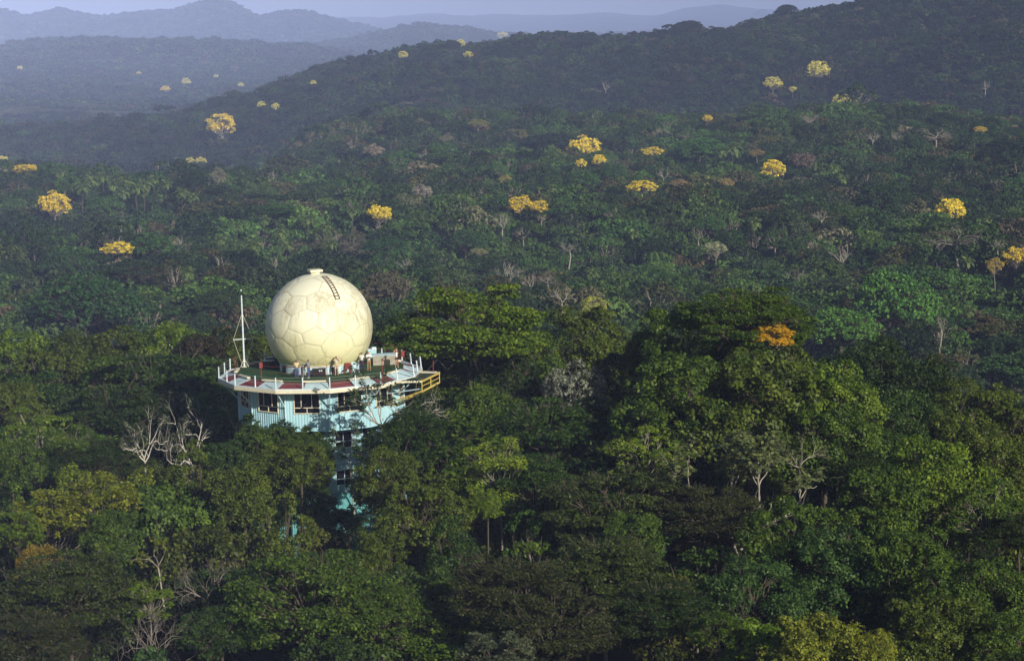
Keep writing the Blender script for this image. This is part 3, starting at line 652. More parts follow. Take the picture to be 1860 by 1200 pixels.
FLOWER = [
 (98, 360, 60, Y2, 'golden flowering tree on a pale stem near the left edge'), (214, 446, 58, Y1, 'flat yellow flowering crown left of the radome'),
 (689, 382, 44, Y1, 'round bright yellow tree above and right of the radome'), (400, 220, 60, Y2, 'large pale gold tree at the foot of the big hill\'s left end'),
 (1062, 258, 60, Y1, 'tall yellow tree, largest of the cluster near the middle'), (1485, 121, 44, PL, 'pale yellow tree highest on the big hill'),
 (1404, 147, 36, PL, 'thin dull yellow tree left of the highest pale yellow tree'), (1440, 160, 15, PL, 'tiny yellow tree below and between two hillside yellow trees'),
 (1528, 179, 36, PL, 'pale yellow tree at the big hill\'s base above the grey umbrella tree'), (1285, 213, 20, Y2, 'small golden tree on the ridge line right of the middle'),
 (1184, 272, 44, Y1, 'yellow tree with flattened crown right of the tallest one'), (1404, 300, 46, Y1, 'yellow tree showing its pale forked stem at right'),
 (1166, 334, 56, Y1, 'wide flat bright yellow crown below the middle cluster'), (1725, 375, 60, Y1, 'large round yellow tree above the big bare tree at right'),
 (1846, 458, 50, Y2, 'golden tree at the right edge of the picture'), (945, 364, 46, Y2, 'orange gold crown, left one of a touching pair'), (983, 372, 40, Y2, 'orange gold crown, right one of a touching pair'),
 (732, 98, 20, PL, 'small yellow tree on the crest of the big hill at left'), (851, 97, 20, PL, 'small yellow tree just below the crest, right of the knoll'), (836, 76, 18, PL, 'dull yellow tree on the crest beside the dark knoll'),
 (912, 62, 20, PL, 'faint yellow tree on the crest at the middle'), (475, 188, 17, PL, 'small yellow tree on the hill spur, left of two'), (500, 191, 17, PL, 'small yellow tree on the hill spur, right of two'), (569, 149, 12, PL, 'tiny yellow tree near the spur skyline'),
 (1055, 294, 22, Y1, 'small yellow tuft left below the tallest yellow tree'), (1088, 287, 26, Y1, 'small yellow tuft right below the tallest yellow tree'), (868, 221, 38, (.22, .24, .04), 'flat yellow green crown on the middle ridge'),
 (918, 322, 24, (.30, .27, .06), 'yellowish green tree below the bright green one at centre'), (300, 160, 20, Y2, 'golden tree in the hazy valley at left'), (338, 146, 18, PL, 'pale golden tree in the hazy valley, upper right of the golden one'),
 (437, 153, 13, PL, 'small pale tree in the hazy valley near the hill spur'), (252, 132, 10, Y2, 'tiny golden tree in the hazy valley'), (392, 137, 10, PL, 'tiny pale golden tree at the valley\'s right'), (36, 122, 11, PL, 'tiny pale golden tree in haze at far left'),
 (5, 287, 20, PL, 'yellow crown cut by the left edge'), (46, 303, 42, Y2, 'flat orange crown near the left edge'), (1780, 233, 26, Y2, 'flat golden crown on the ridge at right'), (345, 289, 16, PL, 'pale yellow crown, left of a low pair at the left ridge'), (364, 290, 22, PL, 'pale yellow crown, right of a low pair at the left ridge'),
 (1374, 275, 30, (.34, .26, .08), 'dull flat golden crown left above the pale forked yellow tree'), (1233, 329, 32, (.34, .26, .10), 'dull tan flat crown right of the wide flat yellow crown'), (1320, 330, 28, (.34, .26, .08), 'dull golden low crown left of a brown tree'), (1806, 476, 36, (.42, .33, .07), 'dull yellow crown left of the golden tree at the right edge'), (1078, 552, 60, (.30, .33, .06), 'yellow tipped pale green tree peeping behind the hilltop'),
]
for q, (x, y, wp, c, lab) in enumerate(FLOWER):
    flat = 'flat' in lab
    far_tree('flower', x, y, wp, c, lab, 'yellow flowering trees scattered over the hills', zscale=.55 if flat else RNG.uniform(.85, 1.1))
OTHER = [
 ('mcauli', 1622, 530, 165, (.065, .17, .03), 'huge bright green domed tree on the right slope', 1.05), ('mcauli', 1527, 583, 145, (.075, .18, .03), 'bright green dome just behind the hilltop at right', .75),
 ('mcauli', 1270, 262, 105, (.06, .16, .03), 'flat bright green crown on the middle ridge', .5), ('mcauli', 1055, 320, 70, (.045, .11, .03), 'green dome under the tallest yellow tree, left one', .8), ('mcauli', 1112, 305, 55, (.04, .10, .03), 'green dome under the tallest yellow tree, right one', .9),
 ('mlayer', 275, 435, 85, (.045, .11, .025), 'broad green crown right of the flat yellow crown', .9), ('mcauli', 1285, 402, 65, (.05, .12, .03), 'green dome above two pale bare trees at right', .7),
 ('mdome', 190, 368, 70, (.05, .115, .025), 'bright green crown right of the golden tree at left', .8), ('mtall', 908, 302, 34, (.06, .14, .035), 'small bright green tree at centre of the slope', 1), ('mdome', 1850, 335, 60, (.055, .13, .03), 'bright green tree at the right edge of the slope', 1),
 ('mcauli', 150, 530, 190, (.028, .075, .022), 'huge dark green umbrella tree at left behind the hilltop', .8), ('mlayer', 700, 440, 90, (.03, .09, .024), 'flat green crown right above the radome', .6), ('mdome', 1022, 370, 55, (.045, .11, .028), 'green crown right of the orange gold pair', .9),
 ('mlayer', 235, 480, 90, (.026, .05, .02), 'dark flat crown on a forked white trunk below the yellow crown', .9), ('mtall', 210, 308, 26, (.055, .12, .03), 'small upright bright green tree on the left ridge', 1.2), ('mdome', 345, 320, 60, (.016, .036, .016), 'very dark round tree on the left ridge beside palms', .9),
 ('mlayer', 500, 375, 80, (.05, .12, .025), 'light green flat crown on the slope left of centre', .5), ('mcauli', 1610, 350, 110, (.03, .065, .022), 'dark bushy crown mass below the ridge at right', .8), ('mtall', 395, 315, 36, (.16, .17, .10), 'pale leaved tree with white trunk right of the dark round tree', 1.1),
 ('mdome', 700, 510, 90, (.10, .095, .06), 'dull grey brown tree right of the radome top', .9), ('mdome', 820, 500, 80, (.075, .115, .05), 'soft green tree behind the tall spreading tree', .8), ('mtall', 640, 430, 50, (.09, .09, .055), 'grey green tree above the radome', 1.0),
 ('mcauli', 845, 430, 75, (.035, .08, .025), 'dark green tree mass at centre of the slope', .8), ('mlayer', 1000, 250, 90, (.02, .045, .02), 'dark flat tree left of the tallest yellow tree', .6), ('mdome', 767, 342, 38, (.30, .27, .22), 'grey leafless looking dome crown at centre left', .8),
 ('mdome', 677, 268, 42, (.33, .26, .18), 'tan dome crown on the ridge left of centre', .7), ('mairy', 1300, 447, 44, (.30, .33, .18), 'pale green tree with forked white stem at right of centre', 1), ('mairy', 870, 455, 34, (.24, .24, .10), 'small pale yellowish crown at centre', .7),
 ('mdome', 1458, 286, 48, (.17, .13, .10), 'brownish dome tree above the pale forked yellow tree', .8), ('mcauli', 822, 78, 30, (.014, .03, .016), 'dark knoll tree on the crest of the big hill', .8), ('mcauli', 1383, 22, 26, (.014, .03, .016), 'dark round tree alone on the crest at right', .8), ('mcauli', 1250, 44, 56, (.014, .03, .016), 'dark broad tree on the crest right of centre', .5),
 ('mcauli', 1430, 14, 40, (.014, .03, .016), 'dark broad tree at the top of the crest', .6), ('mdome', 1060, 68, 60, (.016, .035, .018), 'dark swelling tree group on the crest at centre', .5),
 ('mdome', 120, 470, 90, (.03, .07, .022), 'green round tree below the golden tree at left', .9), ('mdome', 60, 430, 80, (.025, .05, .018), 'dark round tree near the left edge of the slope', .9), ('mdome', 400, 540, 90, (.03, .055, .022), 'dull green tree behind the white mast', .8),
]
for (kd, x, y, wp, c, lab, zs) in OTHER: far_tree(kd, x, y, wp, c, lab, zscale=zs)
BARE = [(1470, 207, 50, 'mbareflat', 'pale grey bare umbrella tree below the big hill'), (912, 388, 44, 'mbare', 'white bare tree right of the orange gold pair'), (1440, 492, 66, 'mbareflat', 'grey bare tree with flat top and straight trunk at right'), (1528, 448, 52, 'mbare', 'white bare tree left of the huge green dome'),
 (1738, 412, 100, 'mbareflat', 'big wide bare tree under the large round yellow tree'), (925, 478, 56, 'mbare', 'pale bare tree, leftmost of four above the spreading tree'), (962, 500, 40, 'mbare', 'slim bare tree, second of four above the spreading tree'), (995, 498, 52, 'mbareflat', 'white bare tree, third of four above the spreading tree'),
 (1020, 525, 44, 'mbare', 'brown bare tree, rightmost of four above the spreading tree'), (325, 432, 34, 'mbare', 'small white bare tree left above the mast'), (402, 468, 40, 'mbare', 'thin bare tree above the mast'), (500, 470, 28, 'mbare', 'slim bare stem left above the radome'), (1268, 418, 34, 'mbare', 'small white bare tree below the green dome'),
 (1492, 382, 34, 'mbare', 'leaning bare tree at right of centre'), (1700, 232, 60, 'mbareflat', 'wide bare tree on the ridge at right'), (1205, 308, 30, 'mbare', 'small bare tree on the middle slope'), (1710, 578, 36, 'mbare', 'reddish bare tree below the huge green dome'), (1812, 435, 30, 'mbare', 'tall white stem near the right edge'), (615, 425, 30, 'mbare', 'thin white bare tree above the radome'),
 (1035, 440, 50, 'mbareflat', 'brown bare tree below the slope\'s centre'), (735, 470, 36, 'mbare', 'grey bare tree right above the radome'), (1110, 290, 26, 'mbare', 'thin bare tree beside the green dome'), (1790, 150, 26, 'mbare', 'faint bare tree high on the big hill at right'), (1100, 150, 24, 'mbare', 'faint white snag on the big hill at centre'), (1585, 240, 30, 'mbare', 'bare tree on the ridge below the pale yellow tree'), (1625, 240, 30, 'mbare', 'white stemmed tree on the ridge at right')]
for (x, y, wp, kd, lab) in BARE: far_tree(kd, x, y, wp, (.1, .1, .1), lab, zscale=.7 if kd == 'mbareflat' else 1)
PALMS = [(165, 322), (188, 318), (205, 330), (228, 325), (245, 335), (262, 330), (278, 322), (300, 330), (150, 335), (222, 345), (330, 345), (350, 352), (590, 408), (480, 395), (400, 430), (430, 405), (510, 415), (560, 395), (460, 440), (1075, 490), (1370, 400), (1755, 470), (1330, 265), (340, 490), (520, 440), (1530, 320), (1150, 420), (640, 380), (110, 310), (600, 440), (1760, 560), (1310, 270)]
MARKS = [(q[0], q[1], q[4]) for q in FLOWER if q[2] > 24] + [(q[1], q[2], q[5]) for q in OTHER] + [(q[0], q[1], q[4]) for q in BARE]
for q, (x, y) in enumerate(PALMS):
    far_tree('palm', x, y, RNG.uniform(30, 42), (.085, .13, .035), lab_near('arching palm', x, y, MARKS), 'palms on the slope behind the tower')

# generic trees: jittered, only where some part can show
def ring_trees(d0, d1, sp0, rng, rmin, rmax):
    out = []; d = d0
    while d < d1:
        sp = sp0; n = int(.54 * d / sp); X = (np.arange(n) + .5) * sp - .27 * d + rng.uniform(-.45, .45, n) * sp; Y = d + rng.uniform(-.45, .45, n) * sp
        r = rng.uniform(rmin, rmax, n) * np.exp(rng.normal(size=n) * .18); out.append(np.stack([X, Y, r], 1)); d += sp * .92
    return np.vstack(out)
rg = np.random.RandomState(5)
bands = [ring_trees(296, 1350, 8.8, rg, 4.2, 9.6), ring_trees(1350, 2500, 8.4, rg, 3.8, 7.6), ring_trees(2500, 4300, 12.5, rg, 6.0, 9.5), ring_trees(4300, 9400, 20, rg, 9, 15)]
P = np.vstack(bands); bi = np.concatenate([np.full(len(b), i) for i, b in enumerate(bands)])
k = (fields(P[:, 0], P[:, 1]) < .5) | ((fbm(P[:, 0] / 90, P[:, 1] / 60, 2) > .28) & (P[:, 1] < 3000)); k &= rg.rand(len(P)) > .03; P = P[k]; bi = bi[k]
zc = canopy(P[:, 0], P[:, 1]) + rg.normal(size=len(P)) * 1.5 * np.clip(P[:, 2] / 5, 1, 2.2)
for (a, b_, r_, zm_, op_) in FAR_TREES:
    dd_ = np.hypot(P[:, 0] - a, P[:, 1] - b_); m = (dd_ < (.75 if op_ else .55) * r_ + 1)
    front = (P[:, 1] < b_) & (np.abs(P[:, 0] - a) < r_ + P[:, 2] * .5) & (P[:, 1] > b_ - r_ - 30 - (b_ / 30)); zc[front] -= (3.0 if op_ else 1.0)
    lat = np.abs(P[:, 0] - a * P[:, 1] / b_) < (r_ + P[:, 2]) * .8; cap_ = CAMZ + (zm_ - (.55 if op_ else .25) * r_ - CAMZ) * P[:, 1] / b_
    fr2 = lat & (P[:, 1] < b_) & (P[:, 1] > b_ * .7) & (zc > cap_) & (zc < cap_ + 9); zc[fr2] = cap_[fr2]
    P = P[~m]; bi = bi[~m]; zc = zc[~m]
# cull by the running skyline of the canopy
UB = np.linspace(-.28, .28, 561); dg = np.geomspace(285, 9500, 420); CH = np.array([canopy(UB * d, np.full_like(UB, d)) for d in dg])
TN = (CH - CAMZ) / dg[:, None]; RM = np.maximum.accumulate(TN, 0); RM = np.vstack([np.full((1, len(UB)), -9), RM[:-1]])
# smooth the limit sideways so that a side step of the camera stays covered
RMs = np.minimum.reduce([np.roll(RM, s, 1) for s in range(-10, 11, 2)])
iu = np.clip(((P[:, 0] / P[:, 1] - UB[0]) / (UB[1] - UB[0])).round().astype(int), 0, len(UB) - 1); idg = np.clip(np.searchsorted(dg, P[:, 1]) - 1, 0, len(dg) - 1)
vis = (zc + 3 - CAMZ) / P[:, 1] > RMs[idg, iu] - 4.0 / P[:, 1]
P = P[vis]; bi = bi[vis]; zc = zc[vis]
print('generic trees beyond', len(P), [int((bi == i).sum()) for i in range(4)])
# species colours, all scaled darker beyond the middle ridge
PAL = np.array([(.030, .066, .020), (.038, .085, .024), (.020, .044, .016), (.055, .070, .026), (.026, .055, .022), (.050, .105, .028), (.075, .070, .040), (.085, .09, .06), (.018, .036, .015), (.13, .13, .09), (.035, .06, .03)])
PW = np.array([.2, .14, .18, .1, .14, .06, .05, .02, .08, .012, .06]); PW /= PW.sum()
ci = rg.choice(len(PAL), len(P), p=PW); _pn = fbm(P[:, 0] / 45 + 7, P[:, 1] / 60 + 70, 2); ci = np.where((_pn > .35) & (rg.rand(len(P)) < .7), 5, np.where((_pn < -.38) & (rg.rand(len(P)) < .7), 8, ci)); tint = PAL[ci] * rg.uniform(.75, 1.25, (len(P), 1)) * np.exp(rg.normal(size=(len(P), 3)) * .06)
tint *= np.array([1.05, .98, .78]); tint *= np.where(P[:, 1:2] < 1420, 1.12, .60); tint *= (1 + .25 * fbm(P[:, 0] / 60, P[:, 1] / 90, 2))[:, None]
near_n = np.argsort(P[:, 1])
fr = np.abs(P[:, 0] / P[:, 1]) < .232
pick = [i for i in near_n if fr[i]][:250]
NMS = ['mid green', 'green', 'dark green', 'olive', 'bluish dark green', 'light green', 'brownish green', 'greyish', 'very dark green', 'pale tan', 'dull green']
MK = ['mdome', 'mlayer', 'mcauli', 'mtall', 'mairy']; MKN = {'mdome': 'rounded', 'mlayer': 'flat crowned', 'mcauli': 'domed', 'mtall': 'tall', 'mairy': 'loose crowned'}
for i in pick:
    X, Y, r = P[i]; kd = MK[min(4, int(RNG.choice([0, 0, 1, 2, 3, 3, 4])))]
    px_, py_ = project((X, Y, float(zc[i])))
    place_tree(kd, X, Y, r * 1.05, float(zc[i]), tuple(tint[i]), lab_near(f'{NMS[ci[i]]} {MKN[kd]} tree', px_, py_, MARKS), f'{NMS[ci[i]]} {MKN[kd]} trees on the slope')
rest = np.setdiff1d(np.arange(len(P)), pick)

# ------------------------------------------------------------------ the far forest as stuff: instances by geometry nodes
def gn_forest(name, label, protos, Pts, zt, tint_):
    pc = bpy.data.collections.new(name + '_kinds')
    tops = []
    for j, (V, var, tb) in enumerate(protos):
        nl_ = len(V) // 4; F_ = quadF(nl_); VV = V; vr = var; mi = np.zeros(nl_, int); mats = [LEAFI]
        if tb is not None and tb.v:
            tf = [q for q in tb.f if len(q) == 4]; VV = np.vstack([V, np.array([tuple(q) for q in tb.v])]); F_ = np.vstack([F_, np.array(tf) + len(V)]); vr = np.concatenate([var, np.full(len(tb.v), .5)])
            mi = np.concatenate([mi, np.ones(len(tf), int)]); mats = [LEAFI, BARKG]
        o = bpy.data.objects.new('kind_%02d' % j, mesh_quads('tree_mass', VV, F_, mats, vr, mat_idx=mi)); pc.objects.link(o); tops.append(V[:, 2].max())
        MESH_STATS[0] += len(F_) * 2
    tops = np.array(tops); n = len(Pts); pi = rg.randint(0, len(protos), n); s = Pts[:, 2] / 6.0
    hz = rg.uniform(.75, 1.25, n)
    co = np.stack([Pts[:, 0], Pts[:, 1], zt - tops[pi] * s * hz], 1).astype(np.float32)
    me = bpy.data.meshes.new(name); me.vertices.add(n); me.vertices.foreach_set('co', co.ravel())
    a = me.attributes.new('pidx', 'INT', 'POINT'); a.data.foreach_set('value', pi.astype(np.int32))
    a = me.attributes.new('rot', 'FLOAT_VECTOR', 'POINT'); a.data.foreach_set('vector', np.stack([rg.normal(size=n) * .06, rg.normal(size=n) * .06, rg.uniform(0, 6.28, n)], 1).astype(np.float32).ravel())
    a = me.attributes.new('scl', 'FLOAT_VECTOR', 'POINT'); a.data.foreach_set('vector', np.stack([s, s, s * hz], 1).astype(np.float32).ravel())
    a = me.attributes.new('tint', 'FLOAT_COLOR', 'POINT'); a.data.foreach_set('color', np.concatenate([tint_, np.ones((n, 1))], 1).astype(np.float32).ravel())
    me.update(); o = link(name, me); tag(o, label, None, None, 'stuff')
    ng = bpy.data.node_groups.new(name, 'GeometryNodeTree'); ng.interface.new_socket('Geometry', in_out='INPUT', socket_type='NodeSocketGeometry'); ng.interface.new_socket('Geometry', in_out='OUTPUT', socket_type='NodeSocketGeometry')
    N = ng.nodes; L = ng.links; gi = N.new('NodeGroupInput'); go = N.new('NodeGroupOutput'); ip = N.new('GeometryNodeInstanceOnPoints')
    ci_ = N.new('GeometryNodeCollectionInfo'); ci_.inputs['Collection'].default_value = pc; ci_.inputs['Separate Children'].default_value = True; ci_.inputs['Reset Children'].default_value = True
    def na(nm, ty):
        q = N.new('GeometryNodeInputNamedAttribute'); q.data_type = ty; q.inputs[0].default_value = nm; return [s_ for s_ in q.outputs if s_.enabled and s_.name == 'Attribute'][0]
    L.new(gi.outputs[0], ip.inputs['Points']); L.new(ci_.outputs[0], ip.inputs['Instance']); ip.inputs['Pick Instance'].default_value = True
    L.new(na('pidx', 'INT'), ip.inputs['Instance Index']); L.new(na('scl', 'FLOAT_VECTOR'), ip.inputs['Scale'])
    er = N.new('FunctionNodeEulerToRotation'); L.new(na('rot', 'FLOAT_VECTOR'), er.inputs[0]); L.new(er.outputs[0], ip.inputs['Rotation'])
    L.new(ip.outputs[0], go.inputs[0])
    md = o.modifiers.new('instances', 'NODES'); md.node_group = ng
    return o
def lt(s, **kw): return lobe_tree(s, **kw)
pm = [lt(101, H=5, pmax=120, nl=28, rl=.37, ns=11, nleaf=13, L=.54, W=.37, limbs=False), lt(102, H=5.4, nl=20, rl=.42, ns=12, nleaf=13, L=.54, W=.37, jit=.35, limbs=False, lobe_min=.4), lt(103, H=3.4, nl=28, rl=.34, flat=.35, ns=10, nleaf=13, L=.52, W=.34, pmax=90, horiz=.6, limbs=False),
      lt(104, H=7, R=5, nl=24, rl=.4, ns=10, nleaf=13, L=.52, W=.35, pmax=130, jit=.4, lobe_min=.4), lt(105, H=5.2, nl=46, rl=.24, ns=6, nleaf=13, L=.52, W=.36, jit=.1, limbs=False, inner=10), lt(106, H=5, nl=16, rl=.33, flat=.6, ns=9, nleaf=8, L=.66, W=.42, pmax=108, jit=.35, limb_r=.16, trunk_r=.3, fork=.9), lt(107, H=6, nl=14, rl=.46, ns=13, nleaf=14, L=.54, W=.37, jit=.45, limbs=False, lobe_min=.35)]
pf = [lt(111, H=5, nl=16, rl=.42, ns=7, nleaf=6, L=1.15, W=.85, limbs=False), lt(112, H=6.2, nl=14, rl=.45, ns=7, nleaf=6, L=1.15, W=.85, jit=.4, limbs=False, lobe_min=.4), lt(113, H=3.4, nl=18, rl=.4, flat=.4, ns=6, nleaf=6, L=1.1, W=.8, pmax=90, limbs=False), lt(114, H=5.5, nl=12, rl=.42, ns=7, nleaf=6, L=1.1, W=.8, jit=.4, limbs=False, inner=3)]
pv = [lt(121, H=4.4, nl=9, rl=.5, ns=5, nleaf=4, L=2.2, W=1.7, limbs=False, inner=3), lt(122, H=3.6, nl=8, rl=.5, ns=5, nleaf=4, L=2.2, W=1.7, jit=.4, limbs=False, inner=3), lt(123, H=5.2, nl=8, rl=.48, ns=5, nleaf=4, L=2.2, W=1.7, jit=.4, limbs=False, inner=3)]
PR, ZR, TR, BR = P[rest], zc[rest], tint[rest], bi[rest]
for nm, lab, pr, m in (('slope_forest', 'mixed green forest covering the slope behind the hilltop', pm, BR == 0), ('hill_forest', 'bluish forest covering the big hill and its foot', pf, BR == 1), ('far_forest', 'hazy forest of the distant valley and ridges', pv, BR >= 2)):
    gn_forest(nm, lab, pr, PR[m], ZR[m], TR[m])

# ================================================================== the tower
PHI = math.atan2(-TX, TY)
TOW = Vector((TX, TY, 0)); TOW.z = float(ground(TX, TY)) ; DZ = TZ - TOW.z          # DZ: deck height in tower coordinates
MT = Matrix.Translation(TOW) @ Matrix.Rotation(PHI, 4, 'Z')
def P2(r, th, z=0.0): return Vector((r * math.sin(R_(th)), -r * math.cos(R_(th)), z))     # th = degrees from the front, towards the right
def TW(x, y, z=0.0): return MT @ Vector((x, y, DZ + z))                                       # world point from deck coordinates
tower = empty('observation_tower', TOW, PHI)
tag(tower, 'turquoise corrugated metal observation tower with green deck and cream ball shaped radome', 'tower')

M_TURQ = mat('turquoise_paint', (.30, .54, .62), .6, .2, 1.2, (.46, .70, .76), .3, 9, stretch=(1, 1, .25))
_rp = [n for n in M_TURQ.node_tree.nodes if n.type == 'VALTORGB'][0].color_ramp
_e = _rp.elements.new(.72); _e.color = (.46, .70, .76, 1); _e = _rp.elements.new(.80); _e.color = (.34, .33, .26, 1)
_e = _rp.elements.new(.24); _e.color = (.20, .34, .36, 1)
M_TEAL = mat('teal_paint', (.10, .34, .36), .6, .3, 1.5, (.18, .46, .46))
M_CREAM = mat('cream_paint', (.66, .60, .42), .6, .2, 3, (.80, .76, .60))
M_WHITE = mat('white_paint', (.72, .80, .82), .5, .3, 5, (.55, .66, .70))
M_PALE = mat('pale_blue_paint', (.42, .62, .70), .6, .25, 2.2, (.64, .78, .82))
M_MAROON = mat('maroon_paint', (.15, .028, .035), .65, .3, 2.5, (.24, .06, .07))
M_GREEN = mat('green_deck_paint', (.016, .050, .016), .75, .25, .9, (.042, .105, .038), .25, 14, spec=.15)
M_RED = mat('red_oxide_paint', (.30, .045, .03), .6, .3, 6, (.18, .03, .025))
M_DARK = mat('dark_interior', (.02, .019, .018), .8)
M_GREY = mat('grey_beige_paint', (.30, .28, .22), .7, .3, 2.5, (.40, .38, .31), .3, 8)
M_YEL = mat('yellow_steel_paint', (.66, .50, .13), .5, .3, 5, (.56, .40, .10))
M_RUST = mat('rusty_iron', (.16, .065, .025), .8, .3, 9, (.08, .035, .02))
M_STEEL = mat('grey_wire', (.30, .30, .28), .5)
M_BLACK = mat('black_plastic', (.012, .012, .014), .4)
M_NAVY = mat('navy_cloth', (.025, .03, .07), .9)
gl = bpy.data.materials.new('window_glass'); gl.use_nodes = True; t = gl.node_tree; b = t.nodes['Principled BSDF']
b.inputs['Base Color'].default_value = (.02, .02, .03, 1); b.inputs['Roughness'].default_value = .06
tr = t.nodes.new('ShaderNodeBsdfTransparent'); tr.inputs[0].default_value = (.75, .75, .8, 1); mx = t.nodes.new('ShaderNodeMixShader'); mx.inputs[0].default_value = .45
t.links.new(b.outputs[0], mx.inputs[2]); t.links.new(tr.outputs[0], mx.inputs[1]); t.links.new(mx.outputs[0], t.nodes['Material Output'].inputs[0])

# radome paint: cream with brownish streaks running down and a yellower tone towards the bottom
rm = bpy.data.materials.new('radome_paint'); rm.use_nodes = True; t = rm.node_tree; N = t.nodes; L = t.links; b = N['Principled BSDF']
b.inputs['Roughness'].default_value = .5; b.inputs['Specular IOR Level'].default_value = .35
tc = N.new('ShaderNodeTexCoord'); mp = N.new('ShaderNodeMapping'); mp.inputs['Scale'].default_value = (2.6, 2.6, .16); L.new(tc.outputs['Object'], mp.inputs[0])
n1 = N.new('ShaderNodeTexNoise'); n1.inputs['Scale'].default_value = 1.6; n1.inputs['Detail'].default_value = 7; n1.inputs['Roughness'].default_value = .7; L.new(mp.outputs[0], n1.inputs['Vector'])
n2 = N.new('ShaderNodeTexNoise'); n2.inputs['Scale'].default_value = .28; n2.inputs['Detail'].default_value = 3; L.new(tc.outputs['Object'], n2.inputs['Vector'])
ml = N.new('ShaderNodeMath'); ml.operation = 'MULTIPLY'; L.new(n1.outputs[0], ml.inputs[0]); L.new(n2.outputs[0], ml.inputs[1])
rr_ = N.new('ShaderNodeValToRGB'); rr_.color_ramp.elements[0].position = .22; rr_.color_ramp.elements[0].color = (0, 0, 0, 1); rr_.color_ramp.elements[1].position = .36; rr_.color_ramp.elements[1].color = (1, 1, 1, 1); L.new(ml.outputs[0], rr_.inputs[0])
sx = N.new('ShaderNodeSeparateXYZ'); L.new(tc.outputs['Object'], sx.inputs[0])
ad = N.new('ShaderNodeMath'); ad.operation = 'ADD'; L.new(sx.outputs[2], ad.inputs[0]); 
nm_ = N.new('ShaderNodeMath'); nm_.operation = 'MULTIPLY'; nm_.inputs[1].default_value = 3.0; L.new(n1.outputs[0], nm_.inputs[0]); L.new(nm_.outputs[0], ad.inputs[1])
mz = N.new('ShaderNodeMapRange'); mz.inputs['From Min'].default_value = -2.2; mz.inputs['From Max'].default_value = 3.0; L.new(ad.outputs[0], mz.inputs['Value'])
mc = N.new('ShaderNodeMixRGB'); mc.inputs[1].default_value = (.76, .73, .36, 1); mc.inputs[2].default_value = (.84, .84, .66, 1); L.new(mz.outputs[0], mc.inputs[0])
ms = N.new('ShaderNodeMixRGB'); ms.inputs[2].default_value = (.40, .34, .17, 1); L.new(mc.outputs[0], ms.inputs[1])
sm_ = N.new('ShaderNodeMath'); sm_.operation = 'MULTIPLY'; sm_.inputs[1].default_value = .6; L.new(rr_.outputs[0], sm_.inputs[0]); L.new(sm_.outputs[0], ms.inputs[0])
oi = N.new('ShaderNodeObjectInfo'); pr_ = N.new('ShaderNodeMapRange'); pr_.inputs['To Min'].default_value = .90; pr_.inputs['To Max'].default_value = 1.04; L.new(oi.outputs['Random'], pr_.inputs['Value'])
hv = N.new('ShaderNodeHueSaturation'); L.new(ms.outputs[0], hv.inputs['Color']); L.new(pr_.outputs[0], hv.inputs['Value']); L.new(hv.outputs[0], b.inputs['Base Color'])
M_SEAM = mat('radome_seam', (.44, .37, .21), .8, .2, 2, (.64, .57, .38))

def ngon(r, z, off=4.5, n=12): return [P2(r, off + 360.0 / n * k, z) for k in range(n)]
def prism(top, bot):
    n = len(top); V = list(top) + list(bot); F = [tuple(range(n)), tuple(range(2 * n - 1, n - 1, -1))] + [(k, n + k, n + (k + 1) % n, (k + 1) % n) for k in range(n)]
    return V, F
# deck
RI, RO = 7.4, 9.15
mb = MB(); mb.add(*prism([P2(RI, 360 / 64 * k, DZ) for k in range(64)], [P2(RI, 360 / 64 * k, DZ - .22) for k in range(64)])); mb.build('deck', M_GREEN, tower)
mb = MB(); mb.add(*prism(ngon(RO - .05, DZ - .62), ngon(RO - .05, DZ - .72))); mb.build('soffit', M_TEAL, tower)
for k in range(12):                                                   # cream fascia, kerb on it
    a0, a1 = 4.5 + 30 * k, 34.5 + 30 * k
    mb = MB(); V = [P2(RO, a0, DZ - .47), P2(RO, a1, DZ - .47), P2(RO, a1, DZ - .77), P2(RO, a0, DZ - .77)]
    V += [v - Vector((v.x, v.y, 0)).normalized() * .12 for v in V]
    mb.add(V, [(0, 1, 2, 3), (7, 6, 5, 4), (0, 4, 5, 1), (3, 2, 6, 7), (0, 3, 7, 4), (1, 5, 6, 2)]); mb.build('fascia', M_CREAM, tower)
    mb = MB(); mb.beam(P2(RO - .12, a0 + .2, DZ - .42), P2(RO - .12, a1 - .2, DZ - .42), .2, .1); mb.build('kerb', M_WHITE, tower)
def edge_r(th):                                                       # polygon radius in direction th
    m = (th - 4.5) % 30 - 15; return RO * math.cos(R_(15)) / math.cos(R_(m))
for k in range(24):                                                   # sloping apron panels
    a0, a1 = -10.5 + 15 * k + .25, 4.5 + 15 * k - .25
    mb = MB(); V = []
    for th in (a0, (a0 + a1) / 2, a1): V += [P2(RI - .03, th, DZ - .045), P2(edge_r(th) - .24, th, DZ - .43)]
    V += [v - Vector((0, 0, .05)) for v in V]
    mb.add(V, [(0, 2, 3, 1), (2, 4, 5, 3), (6, 7, 9, 8), (8, 9, 11, 10), (0, 1, 7, 6), (4, 10, 11, 5), (1, 3, 9, 7), (3, 5, 11, 9), (0, 6, 8, 2), (2, 8, 10, 4)])
    o = mb.build('apron_panel', M_MAROON if k % 2 else M_PALE, tower); o['label'] = 'dark red sloping panel' if k % 2 else 'pale blue sloping panel'
    if k % 2 == 0 and k not in (6,):
        mb = MB(); mb.beam(P2(RI + .12, a0 - 2.0, DZ + .07), P2(RI + .12, a1 - 1.0, DZ + .07), .30, .12); mb.build('edge_board', M_CREAM, tower)
